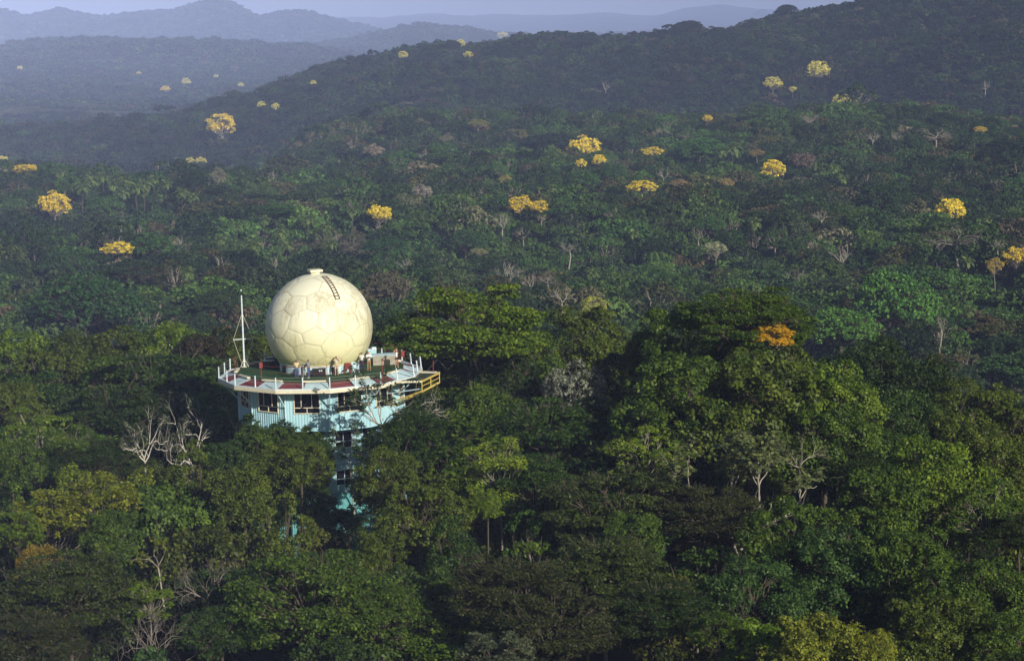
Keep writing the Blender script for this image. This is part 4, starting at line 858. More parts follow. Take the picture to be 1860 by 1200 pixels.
# posts and cables
for k in range(24):
    th = -10.5 + 15 * k + 0; r = edge_r(th) - .10
    lean = .0 if not 3 < k < 9 else .10
    mb = MB(); mb.tube([P2(r, th, DZ - .62), P2(r, th, DZ + .62) + Vector((-lean, 0, 0))], .06, 8); mb.build('railing_post', M_WHITE, tower)
for zc_ in (.05, .32, .58):
    for k in range(24):
        th0, th1 = -10.5 + 15 * k, 4.5 + 15 * k
        if 3 <= k <= 5: continue
        mb = MB(); mb.tube([P2(edge_r(th0) - .10, th0, DZ + zc_), P2(edge_r(th1) - .10, th1, DZ + zc_)], .012, 4); mb.build('railing_cable', M_STEEL, tower)
for k in range(8):
    th = (-88, -43, 4, 45, 75, 118, 160, 215)[k]; mb = MB(); mb.tube([P2(7.55, th, DZ - .15), P2(7.55, th, DZ + 1.45)], .035, 6)
    if th in (-43, 75): mb.box(P2(7.55, th, DZ + 1.35), (.28, .22, .5))
    mb.build('red_post', M_RED, tower)
for zc_ in (.75, 1.3):
    for a0, a1 in ((-88, -43), (-43, 4), (4, 45), (45, 75), (75, 118), (118, 160)):
        mb = MB(); mb.tube([P2(7.55 / (1 if abs(a) < 0 else 1), a, DZ + zc_) for a in np.linspace(a0, a1, 6)], .013, 4); mb.build('red_rail', M_RED, tower)
# upper storey: twelve corrugated facets with a window each
RW = 7.35; WZ0, WZ1 = DZ - 4.25, DZ - .62; WIN = (-1.08, 1.08, DZ - 2.75, DZ - .86)
def corr(mb, p0, p1, z0, z1, pitch=.25, dep=.04):
    """corrugated sheet from p0 to p1 (2-D), outward = to the right of p0->p1 looking down"""
    d = (p1 - p0); ln = d.length; d = d / ln; nrm = Vector((d.y, -d.x, 0)); n = max(1, round(ln / pitch)); V = []; F = []; prof = []
    for i in range(n):
        for q, h in ((0, 0), (.38, 0), (.5, 1), (.88, 1)): prof.append(((i + q) / n, h))
    prof.append((1, 0))
    for (s, h) in prof:
        p = p0 + d * ln * s + nrm * h * dep; V += [(p.x, p.y, z0), (p.x, p.y, z1)]
    for i in range(len(prof) - 1): F.append((2 * i, 2 * i + 2, 2 * i + 3, 2 * i + 1))
    mb.add(V, F)
def window(parent, c, d, nrm, wd, z0, z1, frame_mat, transom=.24, mull=(.27, .70), lowmull=(.5,), arch=.09):
    """frame > panes in the opening; c = middle of the facet, d along it, nrm outward"""
    f = MB()
    def bar(s0, s1, za, zb, out=.09, th=.1):
        a = c + d * (s0 + s1) / 2 + nrm * (out - th / 2 + .03); m = [(a.x, a.y, (za + zb) / 2)]
        f.box(m[0], (abs(s1 - s0), th, zb - za), rz=math.atan2(d.y, d.x))
    h = wd / 2; w_ = .07
    bar(-h - w_, -h, z0 - w_, z1 + w_); bar(h, h + w_, z0 - w_, z1 + w_); bar(-h, h, z1, z1 + w_); bar(-h, h, z0 - w_, z0)
    zt_ = z0 + (z1 - z0) * transom; bar(-h, h, zt_ - .03, zt_ + .03, .08, .07)
    xs = [-h] + [-h + wd * m for m in mull] + [h]
    for m in mull: bar(-h + wd * m - .025, -h + wd * m + .025, zt_ + .03, z1, .07, .06)
    for m in lowmull: bar(-h + wd * m - .025, -h + wd * m + .025, z0, zt_ - .03, .07, .06)
    fo = f.build('window', frame_mat, parent)
    def pane(s0, s1, za, zb):
        a = c + d * (s0 + s1) / 2 + nrm * .03; g = MB(); g.box((a.x, a.y, (za + zb) / 2), (s1 - s0 - .01, .012, zb - za - .01), rz=math.atan2(d.y, d.x)); return g.build('pane', gl, fo)
    for i in range(len(xs) - 1): pane(xs[i], xs[i + 1], zt_ + .03, z1)
    xl = [-h] + [-h + wd * m for m in lowmull] + [h]
    for i in range(len(xl) - 1): pane(xl[i], xl[i + 1], z0, zt_ - .03)
for k in range(12):
    a, b_ = P2(RW, 4.5 + 30 * k), P2(RW, 34.5 + 30 * k); d = (b_ - a).normalized(); nrm = Vector((d.y, -d.x, 0)); c = (a + b_) / 2
    if nrm.dot(c) < 0: nrm = -nrm
    w0, w1, z0, z1 = WIN; mb = MB()
    corr(mb, a, c + d * (w0 - .06), WZ0, WZ1); corr(mb, c + d * (w1 + .06), b_, WZ0, WZ1); corr(mb, c + d * (w0 - .06), c + d * (w1 + .06), WZ0, z0 - .06); corr(mb, c + d * (w0 - .06), c + d * (w1 + .06), z1 + .06, WZ1)
    mb.build('wall', M_TURQ, tower)
    window(tower, c, d, nrm, w1 - w0, z0, z1, M_CREAM)
    mb = MB(); mb.tube([P2(RW + .06, 4.5 + 30 * k, WZ0), P2(RW + .06, 4.5 + 30 * k, WZ1)], .07, 6); mb.build('corner_trim', M_PALE, tower)
    mb = MB(); mb.beam(P2(RW + .08, 4.5 + 30 * k, DZ - 2.3), P2(RO - .25, 4.5 + 30 * k, DZ - .72), .09, .09); mb.build('deck_strut', M_PALE, tower)
mb = MB(); mb.add(*prism(ngon(RW - .1, WZ0 + .1), ngon(RW + .12, WZ0 - .12))); mb.build('upper_floor', M_TURQ, tower)
mb = MB(); mb.tube([(0, 0, WZ0 + .1), (0, 0, WZ1)], 1.4, 12); mb.build('inner_core', M_GREY, tower)
# lower storeys
RL = 5.7
def storey(r, z0, z1, matl, wz=None, win_w=1.5, name='lower_wall'):
    for k in range(12):
        a, b_ = P2(r, 4.5 + 30 * k), P2(r, 34.5 + 30 * k); d = (b_ - a).normalized(); nrm = Vector((d.y, -d.x, 0)); c = (a + b_) / 2
        if nrm.dot(c) < 0: nrm = -nrm
        mb = MB()
        if wz:
            h = win_w / 2 + .06; corr(mb, a, c - d * h, z0, z1); corr(mb, c + d * h, b_, z0, z1); corr(mb, c - d * h, c + d * h, z0, wz[0] - .06); corr(mb, c - d * h, c + d * h, wz[1] + .06, z1)
            window(tower, c, d, nrm, win_w, wz[0], wz[1], M_PALE, .4, (.5,), (.5,))
        else: corr(mb, a, b_, z0, z1)
        mb.build(name, matl, tower)
RL = 5.3
storey(RL, DZ - 7.6, WZ0 - .1, M_TURQ, (DZ - 6.3, DZ - 4.9))
mb = MB(); mb.add(*prism(ngon(RL + .22, DZ - 7.6), ngon(RL + .22, DZ - 7.75))); mb.build('sill_band', M_PALE, tower)
storey(RL, DZ - 10.6, DZ - 7.75, M_TURQ, (DZ - 9.6, DZ - 8.3))
for k in range(12):                                                   # flaring skirt roof, one corrugated sheet a facet
    a0, a1 = 4.5 + 30 * k, 34.5 + 30 * k; mb = MB(); V = []; F = []; n = 14
    for i in range(n + 1):
        for q, h in ((0, 0), (.4, 0), (.5, 1), (.9, 1)):
            s = min(1, (i + q) / (n + 1)); top = P2(RL + .03, a0).lerp(P2(RL + .03, a1), s); bot = P2(7.6, a0).lerp(P2(7.6, a1), s)
            V += [(top.x, top.y, DZ - 10.3 + .05 * h), (bot.x, bot.y, DZ - 11.9 + .05 * h)]
    F = [(2 * i, 2 * i + 1, 2 * i + 3, 2 * i + 2) for i in range(len(V) // 2 - 1)]
    mb.add(V, F); mb.build('skirt_roof', M_TEAL, tower)
storey(6.7, 0.0 - 1.5, DZ - 11.75, M_TEAL, None, name='ground_wall')
mb = MB(); mb.add(*prism(ngon(RL - .15, DZ - 7.5), ngon(RL - .15, DZ - 7.7))); mb.build('middle_floor', M_GREY, tower)

# radome: a ball of many-cornered panels on a drum
RD = 4.76; DC = DZ + 3.78
rad_ = empty('radome', (0, 0, DC)); rad_.parent = tower; rad_['label'] = 'weathered cream ball of irregular panels with dark seams'
bm = bmesh.new(); rgd = random.Random(4); NP_ = 72
for i in range(NP_):
    z_ = 1 - 2 * (i + .5) / NP_; a_ = i * math.pi * (3 - 5 ** .5); r_ = math.sqrt(1 - z_ * z_)
    bm.verts.new((Vector((r_ * math.cos(a_), r_ * math.sin(a_), z_)) + Vector((rgd.gauss(0, .045), rgd.gauss(0, .045), rgd.gauss(0, .045)))).normalized())
bmesh.ops.convex_hull(bm, input=bm.verts[:])
ROTD = Matrix.Rotation(R_(21), 3, 'Z') @ Matrix.Rotation(R_(17), 3, 'X')
polys = []
for v in bm.verts:
    cs = []
    for f in v.link_faces: cs.append(sum((q.co for q in f.verts), Vector()).normalized())
    a = v.co; x = a.orthogonal().normalized(); y = a.cross(x); cs.sort(key=lambda p: math.atan2(p.dot(y), p.dot(x))); polys.append((ROTD @ (sum(cs, Vector()).normalized()), [ROTD @ q for q in cs]))
bm.free()
ZCUT = -3.02
for c, cs in polys:
    if c.z * RD < ZCUT - 1.2: continue
    V = {}; vl = []; F = []
    def gv(p):
        k_ = (round(p.x, 5), round(p.y, 5), round(p.z, 5))
        if k_ not in V: V[k_] = len(vl); vl.append(p)
        return V[k_]
    ci2 = [q + (c - q).normalized() * (.022 / RD) for q in cs]; n = 6
    for i in range(len(ci2)):
        A, B = ci2[i], ci2[(i + 1) % len(ci2)]
        def g(r_, s_):
            if r_ == 0: return gv(c.normalized() * RD)
            p = (c * (1 - r_ / n) + (A * (1 - s_ / r_) + B * (s_ / r_)) * (r_ / n)).normalized(); return gv(p * (RD - (.022 if r_ == n else 0)))
        for r_ in range(n):
            for s_ in range(r_ + 1):
                F.append((g(r_, s_), g(r_ + 1, s_), g(r_ + 1, s_ + 1)))
                if s_ < r_: F.append((g(r_, s_), g(r_ + 1, s_ + 1), g(r_, s_ + 1)))
    me = bpy.data.meshes.new('radome_panel'); me.from_pydata(vl, [], F); bm = bmesh.new(); bm.from_mesh(me)
    bmesh.ops.recalc_face_normals(bm, faces=bm.faces)
    if min(p.z for p in vl) < ZCUT: bmesh.ops.bisect_plane(bm, geom=bm.verts[:] + bm.edges[:] + bm.faces[:], plane_co=(0, 0, ZCUT), plane_no=(0, 0, 1), clear_inner=True)
    if not bm.faces: bm.free(); continue
    bm.faces.ensure_lookup_table(); fc = bm.faces[0]
    if fc.normal.dot(fc.calc_center_median()) < 0: bmesh.ops.reverse_faces(bm, faces=bm.faces)
    for f in bm.faces: f.smooth = True
    bm.to_mesh(me); bm.free(); me.materials.append(rm); link('panel', me, rad_)
bm = bmesh.new(); bmesh.ops.create_uvsphere(bm, u_segments=72, v_segments=48, radius=RD - .05)
bmesh.ops.bisect_plane(bm, geom=bm.verts[:] + bm.edges[:] + bm.faces[:], plane_co=(0, 0, ZCUT - .03), plane_no=(0, 0, 1), clear_inner=True)
for f in bm.faces: f.smooth = True
me = bpy.data.meshes.new('seam_shell'); bm.to_mesh(me); bm.free(); me.materials.append(M_SEAM); link('seam_shell', me, rad_)
mb = MB(); mb.box((-.15, 0, RD + .05), (.75, .75, .25)); mb.build('top_hatch', M_CREAM, rad_)
mb = MB(); mb.box((-.18, -.02, RD + .26), (1.15, 1.0, .20), rz=.3); mb.build('hatch_lid', M_CREAM, rad_)
mb = MB(); mb.tube([(0, 0, DZ - .05), (0, 0, DC + ZCUT - .03)], 3.62, 48); mb.build('drum', M_PALE, tower)
mb = MB(); mb.tube([(0, 0, DC + ZCUT - .05), (0, 0, DC + ZCUT + .02)], 3.70, 48); mb.build('drum_ring', M_CREAM, tower)
for th in (2, 20, -62, 96):
    c_ = P2(3.64, th, DZ + .33); mb = MB(); mb.box(c_, (.62, .08, .60), rz=R_(th)); mb.build('drum_door', M_BLACK, tower)
# rusty ladder lying on the ball
ld = empty('ladder', (0, 0, DC)); ld.parent = tower; ld['label'] = 'rust brown ladder curved over the ball'
p1 = Vector((.128, -.265, .953)).normalized(); p2_ = Vector((.356, -.723, .592)).normalized(); ax = p1.cross(p2_).normalized(); tot = p1.angle(p2_)
pts = [(Matrix.Rotation(tot * i / 10, 3, ax) @ p1) * (RD + .09) for i in range(11)]
for sg in (-1, 1):
    mb = MB(); mb.tube([p + ax * .20 * sg for p in pts], .032, 5); mb.build('rail', M_RUST, ld)
for p in pts:
    mb = MB(); mb.tube([p - ax * .20, p + ax * .20], .026, 5); mb.build('rung', M_RUST, ld)
for p in (pts[0], pts[-1]):
    for sg in (-1, 1):
        mb = MB(); mb.tube([p + ax * .2 * sg, p.normalized() * (RD - .02) + ax * .2 * sg], .03, 4); mb.build('bracket', M_RUST, ld)
# cantilevered yellow platform on the right
pf_ = empty('side_platform', (0, 0, 0)); pf_.parent = tower; pf_['label'] = 'yellow steel platform sticking out over the right edge'
A_, B_, C_, D_ = Vector((6.5, -6.4, DZ - .45)), Vector((8.7, -6.6, DZ - .45)), Vector((10.45, -2.6, DZ - .40)), Vector((8.9, -1.7, DZ - .45))
for a, b_, m_ in ((A_, B_, M_CREAM), (D_, C_, M_CREAM), (D_ + Vector((-.1, .35, 0)), C_ + Vector((-.3, .35, 0)), M_CREAM), (B_, C_, M_YEL)):
    mb = MB(); mb.beam(a, b_, .30 if m_ is M_CREAM else .12, .14); mb.build('beam', m_, pf_)
for dz_ in (-.42, -.85):
    mb = MB(); mb.beam(B_ + Vector((0, 0, dz_)), C_ + Vector((-.15 if dz_ < -.5 else 0, 0, dz_)), .06, .06); mb.build('lower_rail', M_YEL, pf_)
for q in (0, .5, 1):
    p = B_.lerp(C_, q); mb = MB(); mb.beam(p, p + Vector((0, 0, -.88)), .065, .065); mb.build('upright', M_YEL, pf_)
for p, e_ in ((B_, P2(RW + .1, 48, DZ - 2.6)), (C_, P2(RW + .1, 62, DZ - 3.0)), (B_.lerp(C_, .5), P2(RW + .1, 55, DZ - 2.9))):
    mb = MB(); mb.beam(p + Vector((0, 0, -.85)), e_, .10, .10); mb.build('brace', M_YEL, pf_)
for i in range(7):
    q = (i + .5) / 7; a = A_.lerp(D_, q); b_ = B_.lerp(C_, q); mb = MB(); mb.beam(a + Vector((0, 0, -.03)), b_ + Vector((0, 0, -.03)), .34, .03); mb.build('floor_plate', mat('dark_grating', (.05, .06, .045), .8) if i == 0 else bpy.data.materials['dark_grating'], pf_)
mb = MB(); mb.tube([C_ + Vector((-.5, .3, 0)), C_ + Vector((-.5, .3, 1.1))], .035, 6); mb.build('red_upright', M_RED, pf_)
mb = MB(); mb.beam(B_ + Vector((-.1, .3, -.7)), P2(RW + .1, 50, DZ - 1.7), .08, .08); mb.build('brace', M_PALE, pf_)
# pale wash basin like panel beside the platform
mb = MB(); mb.box(P2(8.15, 66, DZ - .14), (1.55, 1.3, .05), rz=R_(66 - 90), ry=.22); mb.build('bright_sheet', M_PALE, tower)
# stair hatch housing
mb = MB(); mb.box((5.75, 1.05, DZ + .44), (2.1, 1.1, .88)); hs = mb.build('stair_hatch', M_GREY, tower)
mb = MB(); mb.box((5.75, 1.05, DZ + .90), (2.3, 1.25, .05)); mb.build('hatch_roof', M_PALE, hs)
mb = MB(); mb.box((6.83, 1.05, DZ + .42), (.04, .8, .7)); mb.build('side_door', M_DARK, hs)

# ================================================================== things on the deck
def on_deck(name, x, y, label, cat, rz=0.0, group=None, z=0.0):
    e = empty(name, TW(x, y, z), PHI + rz); tag(e, label, cat, group); return e
# signal mast
e = on_deck('mast', -6.85, 2.7, 'slender white mast with crossbar and stay wires at the deck\'s left edge', 'mast')
mb = MB(); mb.tube([(0, 0, 0), (0, 0, 3.6), (0, 0, 6.5)], [.085, .075, .06], 8); mb.build('pole', M_WHITE, e)
mb = MB(); mb.tube([(0, 0, 6.5), (0, 0, 7.7)], [.022, .012], 5); mb.build('aerial', M_BLACK, e)
mb = MB(); mb.box((0, 0, 6.95), (.09, .09, .14)); mb.build('lamp', M_WHITE, e)
mb = MB(); mb.tube([(-.88, 0, 2.5), (.88, 0, 2.55)], .045, 6); mb.build('crossbar', M_WHITE, e)
for s in (-1, 1):
    mb = MB(); mb.tube([(0, 0, 4.9), (.88 * s, 0, 2.52), (.22 * s, 0, .35)], .016, 4); mb.build('stay_wire', M_CREAM, e)
for a in (-20, 100, 220):
    mb = MB(); mb.tube([(.42 * math.cos(R_(a)), .42 * math.sin(R_(a)), 0.02), (0, 0, .75)], .03, 5); mb.build('foot_strut', M_CREAM, e)
mb = MB(); mb.box((0, 0, .02), (.45, .45, .04)); mb.build('base_plate', M_CREAM, e)
# furniture
e = on_deck('folding_table', -4.6, 1.3, 'red legged folding table with a white top left of the radome', 'table')
mb = MB(); mb.box((0, 0, .72), (1.0, .6, .05)); mb.build('tabletop', M_WHITE, e)
for sx_ in (-1, 1):
    for sy_ in (-1, 1):
        mb = MB(); mb.tube([(.42 * sx_ , .24 * sy_, .70), (.36 * sx_, -.1 * sy_, 0)], .028, 5); mb.build('leg', M_RED, e)
e = on_deck('equipment_case', -4.45, 1.75, 'black equipment case with pale lid behind the folding table', 'case')
mb = MB(); mb.box((0, 0, .45), (.8, .5, .9)); mb.build('body', M_BLACK, e); mb = MB(); mb.box((-.05, 0, .95), (.5, .4, .10)); mb.build('lid', M_WHITE, e); mb = MB(); mb.box((0, -.27, .5), (.2, .04, .05)); mb.build('handle', M_STEEL, e)
e = on_deck('equipment_case', -3.9, 1.9, 'smaller black case against the radome drum at left', 'case')
mb = MB(); mb.box((0, 0, .35), (.5, .45, .7)); mb.build('body', M_BLACK, e); mb = MB(); mb.box((0, 0, .73), (.52, .47, .05)); mb.build('lid', M_NAVY, e)
e = on_deck('storage_box', -.15, -4.25, 'black storage box with white labels in front of the radome drum', 'box')
mb = MB(); mb.box((0, 0, .3), (1.15, .5, .6)); mb.build('body', M_BLACK, e); mb = MB(); mb.box((0, 0, .63), (1.2, .55, .06)); mb.build('lid', M_BLACK, e)
for sx_ in (0.05, .22): mb = MB(); mb.box((sx_, -.26, .5), (.12, .02, .1)); mb.build('tag', M_WHITE, e)
def chair(e, m_):
    mb = MB(); mb.box((0, 0, .43), (.5, .48, .05)); mb.build('seat', m_, e)
    mb = MB(); mb.box((0, .24, .70), (.5, .05, .45), rx=-.15); mb.build('backrest', m_, e)
    for a in (-.22, .22):
        for b2 in (-.2, .2): mb = MB(); mb.tube([(a, b2, .42), (a * 1.1, b2 * 1.1, 0)], .025, 5); mb.build('leg', m_, e)
        mb = MB(); mb.beam((a, -.22, .64), (a, .22, .66), .05, .03); mb.build('armrest', m_, e)
chair(on_deck('plastic_chair', 3.05, -3.25, 'pale blue chair behind the man in white shirt and navy trousers', 'chair', rz=.5), M_PALE)
chair(on_deck('plastic_chair', 2.35, -3.55, 'dark red chair against the radome drum', 'chair', rz=-.2), M_RED)
e = on_deck('cool_box', 4.75, 5.6, 'turquoise box with white cloth on it at the far edge of the deck', 'box')
mb = MB(); mb.box((0, 0, .35), (.8, .5, .7)); mb.build('body', M_TURQ, e); mb = MB(); mb.box((0, 0, .74), (.84, .54, .08)); mb.build('lid', M_WHITE, e)
mb = MB(); mb.box((.15, 0, .86), (.4, .35, .14), rz=.3); tag(mb.build('folded_cloth', M_WHITE, None), 'crumpled white cloth lying on the turquoise box', 'cloth').matrix_world = MT @ Matrix.Translation((4.75, 5.6, DZ))
e = on_deck('tripod', -1.42, -5.45, 'wooden legged tripod with spotting scope beside the bending person', 'tripod')
for a in (90, 210, 330):
    mb = MB(); mb.tube([(.34 * math.cos(R_(a)), .34 * math.sin(R_(a)), 0), (0, 0, 1.05)], [.02, .028], 5); mb.build('leg', M_RUST, e)
mb = MB(); mb.tube([(0, 0, 1.0), (0, 0, 1.14)], .035, 6); mb.build('head', M_BLACK, e)
mb = MB(); mb.tube([(-.2, 0, 1.22), (.05, 0, 1.2), (.22, 0, 1.19)], [.03, .045, .055], 8); mb.build('scope', M_BLACK, e)

# ------------------------------------------------------------------ people
SKIN1 = mat('skin_brown', (.20, .095, .055), .6); SKIN2 = mat('skin_fair', (.50, .29, .20), .6); HAIR = mat('hair_black', (.012, .010, .009), .6); HAIR2 = mat('hair_brown', (.09, .05, .03), .6)
C_BEIGE = mat('beige_cloth', (.62, .50, .30), .9, .3, 12, (.55, .43, .26)); C_WHT = mat('white_cloth', (.78, .78, .76), .9, .3, 12, (.7, .7, .7)); C_KH = mat('khaki_cloth', (.28, .20, .09), .9)
C_BLUE = mat('blue_cloth', (.06, .075, .19), .9, .3, 10, (.09, .11, .24)); C_GREYB = mat('grey_cloth', (.22, .24, .30), .9); C_SAND = mat('sand_cloth', (.58, .52, .40), .9)
def skinned(name, V, E, Rr, m_, parent, root=0, lev=1):
    me = bpy.data.meshes.new(name); me.from_pydata(V, E, []); o = bpy.data.objects.new('tmp', me); COL.objects.link(o)
    md = o.modifiers.new('s', 'SKIN'); md.use_smooth_shade = True
    for i, r in enumerate(Rr):
        sv = me.skin_vertices[0].data[i]; sv.radius = (r, r) if not hasattr(r, '__len__') else r; sv.use_root = (i == root)
    sb = o.modifiers.new('u', 'SUBSURF'); sb.levels = lev; sb.render_levels = lev
    dg_ = bpy.context.evaluated_depsgraph_get(); me2 = bpy.data.meshes.new_from_object(o.evaluated_get(dg_)); bpy.data.objects.remove(o)
    me2.name = name; me2.materials.clear(); me2.materials.append(m_); return link(name, me2, parent)
def person(x, y, face, label, skin, hair, top_m, bot_m, shoe_m, h=1.7, arms=None, lean=0.0, shorts=False, tank=False, legs=None, cap=False, longhair=False, held=None):
    """face: degrees, 0 = looking away from the camera, 180 = towards it; body frame x right, y forward"""
    e = on_deck('person', x, y, label, 'person', rz=R_(face)); k = h / 1.7
    def B(p):                                        # lean the upper body about the hips
        x_, y_, z_ = p
        if z_ > .95 and lean: dz_ = z_ - .95; y_, z_ = y_ + dz_ * math.sin(lean), .95 + dz_ * math.cos(lean)
        return (x_ * k, y_ * k, z_ * k)
    V = []; E = []; Rr = []
    def add(p, r, par=None, raw=False):
        V.append(B(p) if not raw else tuple(q * k for q in p)); Rr.append(tuple(q * k for q in r) if hasattr(r, '__len__') else r * k)
        if par is not None: E.append((par, len(V) - 1))
        return len(V) - 1
    pel = add((0, 0, .95), (.125, .10)); ch = add((0, 0, 1.25), (.14, .10), pel); nk = add((0, 0, 1.46), .055, ch); j = add((0, .01, 1.53), .06, nk); hd = add((0, .015, 1.60), .085, j); tp = add((0, .0, 1.68), .07, hd)
    add((0, .11, 1.585), .016, hd); add((-.088, .0, 1.595), .018, hd); add((.088, .0, 1.595), .018, hd)
    legs = legs or {-1: [(-.10, 0, .50), (-.11, -.02, .09), (-.12, .15, .035)], 1: [(.10, .03, .50), (.11, .04, .09), (.13, .21, .035)]}
    arms = arms or {-1: [(-.24, -.02, 1.14), (-.25, .06, .90)], 1: [(.24, -.02, 1.14), (.25, .06, .90)]}
    for s in (-1, 1):
        hp = add((.09 * s, 0, .88), .085, pel); kn, an_, to = legs[s]; a = add(kn, .058, hp); b2 = add(an_, .04, a); add(to, .032, b2)
        sh = add((.17 * s, 0, 1.39), .058, ch); el, wr = arms[s]; a = add(el, .042, sh); b2 = add(wr, .029, a)
        dv = (Vector(wr) - Vector(el)).normalized(); sd_ = dv.cross(Vector((0, 1, .2))).normalized(); up_ = sd_.cross(dv)
        pm_ = Vector(wr) + dv * .06; pi_ = add(tuple(pm_), (.032, .018), b2)
        for f_, (o_, l_) in enumerate(((-.027, .075), (-.009, .09), (.009, .085), (.027, .065))):
            q1 = pm_ + sd_ * o_ + dv * l_ * .5; q2 = pm_ + sd_ * o_ * 1.1 + dv * l_ * .9 - up_ * .02; i1 = add(tuple(q1), .009, pi_); add(tuple(q2), .008, i1)
        i1 = add(tuple(pm_ - dv * .02 + sd_ * .035 * -s), .010, b2); add(tuple(pm_ + dv * .03 + sd_ * .05 * -s), .008, i1)
    skinned('body', V, E, Rr, skin, e)
    # shirt
    V = []; E = []; Rr = []; a0 = add((0, 0, .90), (.165, .125)); a1 = add((0, 0, 1.12), (.155, .12), a0); a2 = add((0, 0, 1.32), (.175, .125), a1); add((0, 0, 1.44), (.085, .075), a2)
    if not tank:
        for s in (-1, 1):
            s1 = add((.18 * s, 0, 1.385), .078, a2); el = Vector(arms[s][0]); sh_ = Vector((.18 * s, 0, 1.385)); q = sh_.lerp(el, .8); add(tuple(q), .062, s1)
    skinned('shirt', V, E, Rr, top_m, e)
    # trousers or shorts
    V = []; E = []; Rr = []; a0 = add((0, 0, 1.0), (.14, .115)); a1 = add((0, 0, .92), (.155, .125), a0)
    for s in (-1, 1):
        kn, an_, to = legs[s]; s1 = add((.095 * s, 0, .84), .10, a1)
        if shorts == 'short': add(tuple(Vector((.095 * s, 0, .84)).lerp(Vector(kn), .35)), .09, s1)
        elif shorts: add(tuple(Vector((.095 * s, 0, .84)).lerp(Vector(kn), .95)), .088, s1)
        else: q = add(kn, .078, s1); add(tuple(Vector(an_) + Vector((0, 0, .02))), .06, q)
    skinned('shorts' if shorts else 'trousers', V, E, Rr, bot_m, e)
    # hair
    V = []; E = []; Rr = []; a0 = add((0, -.02, 1.62), .088); a1 = add((0, -.015, 1.69), .075, a0)
    if longhair: a2 = add((0, -.08, 1.56), .06, a0); add((0, -.11, 1.44), .035, a2)
    skinned('hair', V, E, Rr, hair, e)
    if cap:
        V = []; E = []; Rr = []; a0 = add((0, -.01, 1.66), .098); a1 = add((0, .0, 1.71), .08, a0); add((0, .12, 1.66), (.05, .012), a0); skinned('cap', V, E, Rr, top_m, e)
    for s in (-1, 1):
        kn, an_, to = legs[s]; V = []; E = []; Rr = []; a0 = add((an_[0], an_[1] - .04, .05), .048); a1 = add((an_[0] + .005 * s, an_[1] + .06, .045), .045, a0); add((to[0], to[1], .035), .034, a1); skinned('shoe', V, E, Rr, shoe_m, e)
    return e
RAISE = {-1: [(-.27, .14, 1.30), (-.07, .17, 1.53)], 1: [(.27, .14, 1.30), (.07, .17, 1.53)]}
HOLD = {-1: [(-.24, .04, 1.14), (-.07, .26, 1.22)], 1: [(.24, .04, 1.14), (.07, .26, 1.22)]}
person(-2.08, -5.25, 10, 'person in beige shirt and blue trousers, leftmost of the three at the railing', SKIN1, HAIR, C_BEIGE, C_BLUE, M_BLACK, 1.66, {-1: [(-.24, .02, 1.15), (-.18, .2, 1.05)], 1: [(.24, .02, 1.15), (.18, .2, 1.05)]})
person(-1.62, -4.95, -70, 'person in white shirt bending over the scope between two others', SKIN1, HAIR, C_WHT, C_GREYB, M_WHITE, 1.62, {-1: [(-.2, .05, 1.14), (-.10, .24, 1.02)], 1: [(.2, .05, 1.14), (.10, .24, 1.02)]}, lean=.95)
person(-1.05, -5.25, 60, 'person in grey shirt, jeans and white shoes right of the scope', SKIN1, HAIR, C_GREYB, C_BLUE, M_WHITE, 1.66, {-1: [(-.22, .0, 1.15), (-.12, .22, 1.08)], 1: [(.24, -.04, 1.15), (.2, .10, .98)]})
e = person(1.38, -4.4, 175, 'man in beige shirt and shorts looking through binoculars before the radome', SKIN2, HAIR2, C_SAND, C_BEIGE, M_BLACK, 1.74, RAISE, shorts=True, cap=False)
b_o = MB()
for s in (-1, 1): b_o.tube([(.035 * s, .11, 1.655), (.04 * s, .24, 1.66)], [.024, .034], 8)
bo = b_o.build('binoculars', M_BLACK); bo.matrix_world = e.matrix_basis; tag(bo, 'black binoculars held to the eyes by the man in shorts', 'binoculars')
person(3.63, -2.6, 150, 'man in white shirt and navy trousers standing right of the radome front', SKIN1, HAIR, C_WHT, C_NAVY if 'C_NAVY' in globals() else M_NAVY, M_BLACK, 1.72, {-1: [(-.24, .0, 1.15), (-.22, .16, .95)], 1: [(.24, .0, 1.15), (.12, .22, 1.12)]})
e = person(4.25, -2.5, 185, 'man in white shirt and khaki trousers holding a camera at his chest', SKIN2, HAIR, C_WHT, C_KH, M_BLACK, 1.74, HOLD)
cb = MB(); cb.box((0, .33, 1.26), (.15, .06, .10)); cb.tube([(0, .35, 1.26), (0, .44, 1.26)], .035, 8); co_ = cb.build('camera', M_BLACK); co_.matrix_world = e.matrix_basis; tag(co_, 'black camera in the hands of the man in khaki trousers', 'camera')
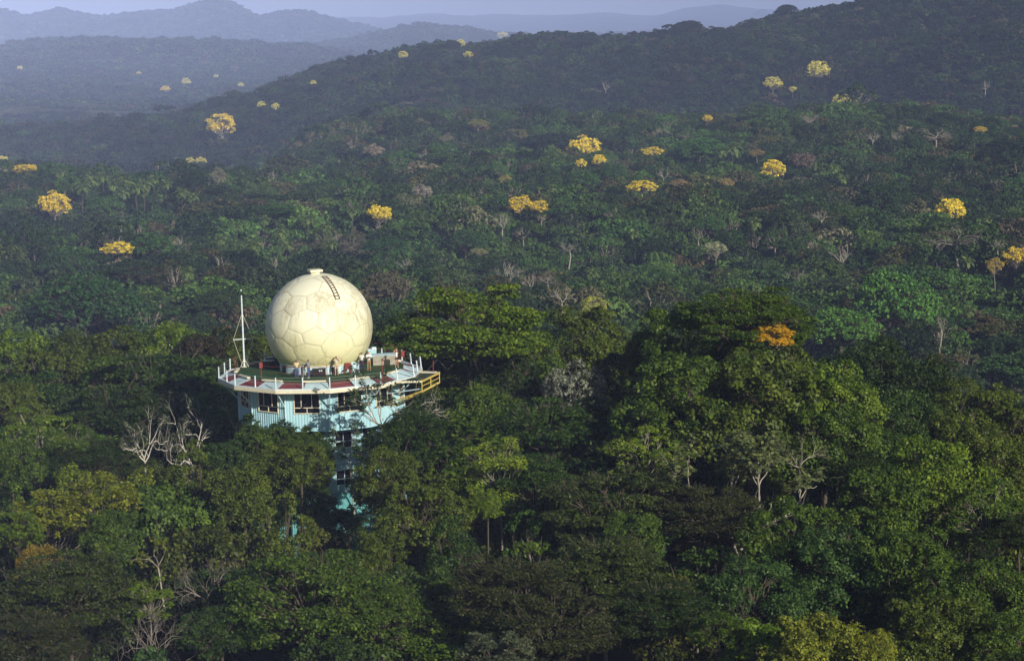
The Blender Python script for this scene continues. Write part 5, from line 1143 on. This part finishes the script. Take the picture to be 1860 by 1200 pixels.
person(6.77, -1.35, 205, 'woman in white tank top and short dark shorts with one hand raised to her head', SKIN2, HAIR2, C_WHT, M_BLACK, M_WHITE, 1.68, {-1: [(-.22, .0, 1.13), (-.26, .05, .90)], 1: [(.36, .10, 1.52), (.10, .08, 1.66)]}, shorts='short', tank=True, longhair=True,
       legs={-1: [(-.09, .02, .50), (-.09, -.02, .09), (-.10, .15, .035)], 1: [(.12, .06, .50), (.17, .0, .09), (.20, .16, .035)]})

# a long low white shed and smaller pale sheds in the fields of the flats
M_SHED = mat('pale_sheet_metal', (.42, .40, .37), .8, .3, .3, (.25, .23, .21))
for (x, y, wd, dp, hh, lab) in ((88, 240, 14, 14, 2.5, 'large pale open yard building in the flat fields at far left'), (8, 241, 8, 8, 3, 'small pale shed in the fields at the left edge')):
    h_ = hit(x, y + 3, 1500)
    if h_:
        X, Y = h_[0], h_[1]; g = float(ground(X, Y)); e = empty('shed', (X, Y, g), .2); tag(e, lab, 'building')
        mb = MB(); mb.box((0, 0, hh / 2), (wd, dp, hh)); mb.build('wall', M_SHED, e)
        mb = MB(); h2 = hh + 2.2; mb.add([(-wd / 2 - .5, -dp / 2 - .5, hh + .02), (wd / 2 + .5, -dp / 2 - .5, hh + .02), (wd / 2 + .5, dp / 2 + .5, hh + .02), (-wd / 2 - .5, dp / 2 + .5, hh + .02), (-wd / 2 - .5, 0, h2), (wd / 2 + .5, 0, h2)], [(0, 1, 5, 4), (2, 3, 4, 5), (0, 4, 3), (1, 2, 5), (0, 3, 2, 1)]); mb.build('roof', M_SHED, e)

# ------------------------------------------------------------------ the air
hb = MB(); hb.box((0, 6900, 10), (13000, 14800, 420)); hm = bpy.data.materials.new('haze'); hm.use_nodes = True; t = hm.node_tree
t.nodes.remove(t.nodes['Principled BSDF']); pv_ = t.nodes.new('ShaderNodeVolumePrincipled'); pv_.inputs['Color'].default_value = HAZE_COLOR; pv_.inputs['Density'].default_value = HAZE_DENSITY; pv_.inputs['Anisotropy'].default_value = -.52
t.links.new(pv_.outputs[0], t.nodes['Material Output'].inputs['Volume'])
tag(hb.build('haze', hm), 'blue haze lying over the hills', None, None, 'stuff')
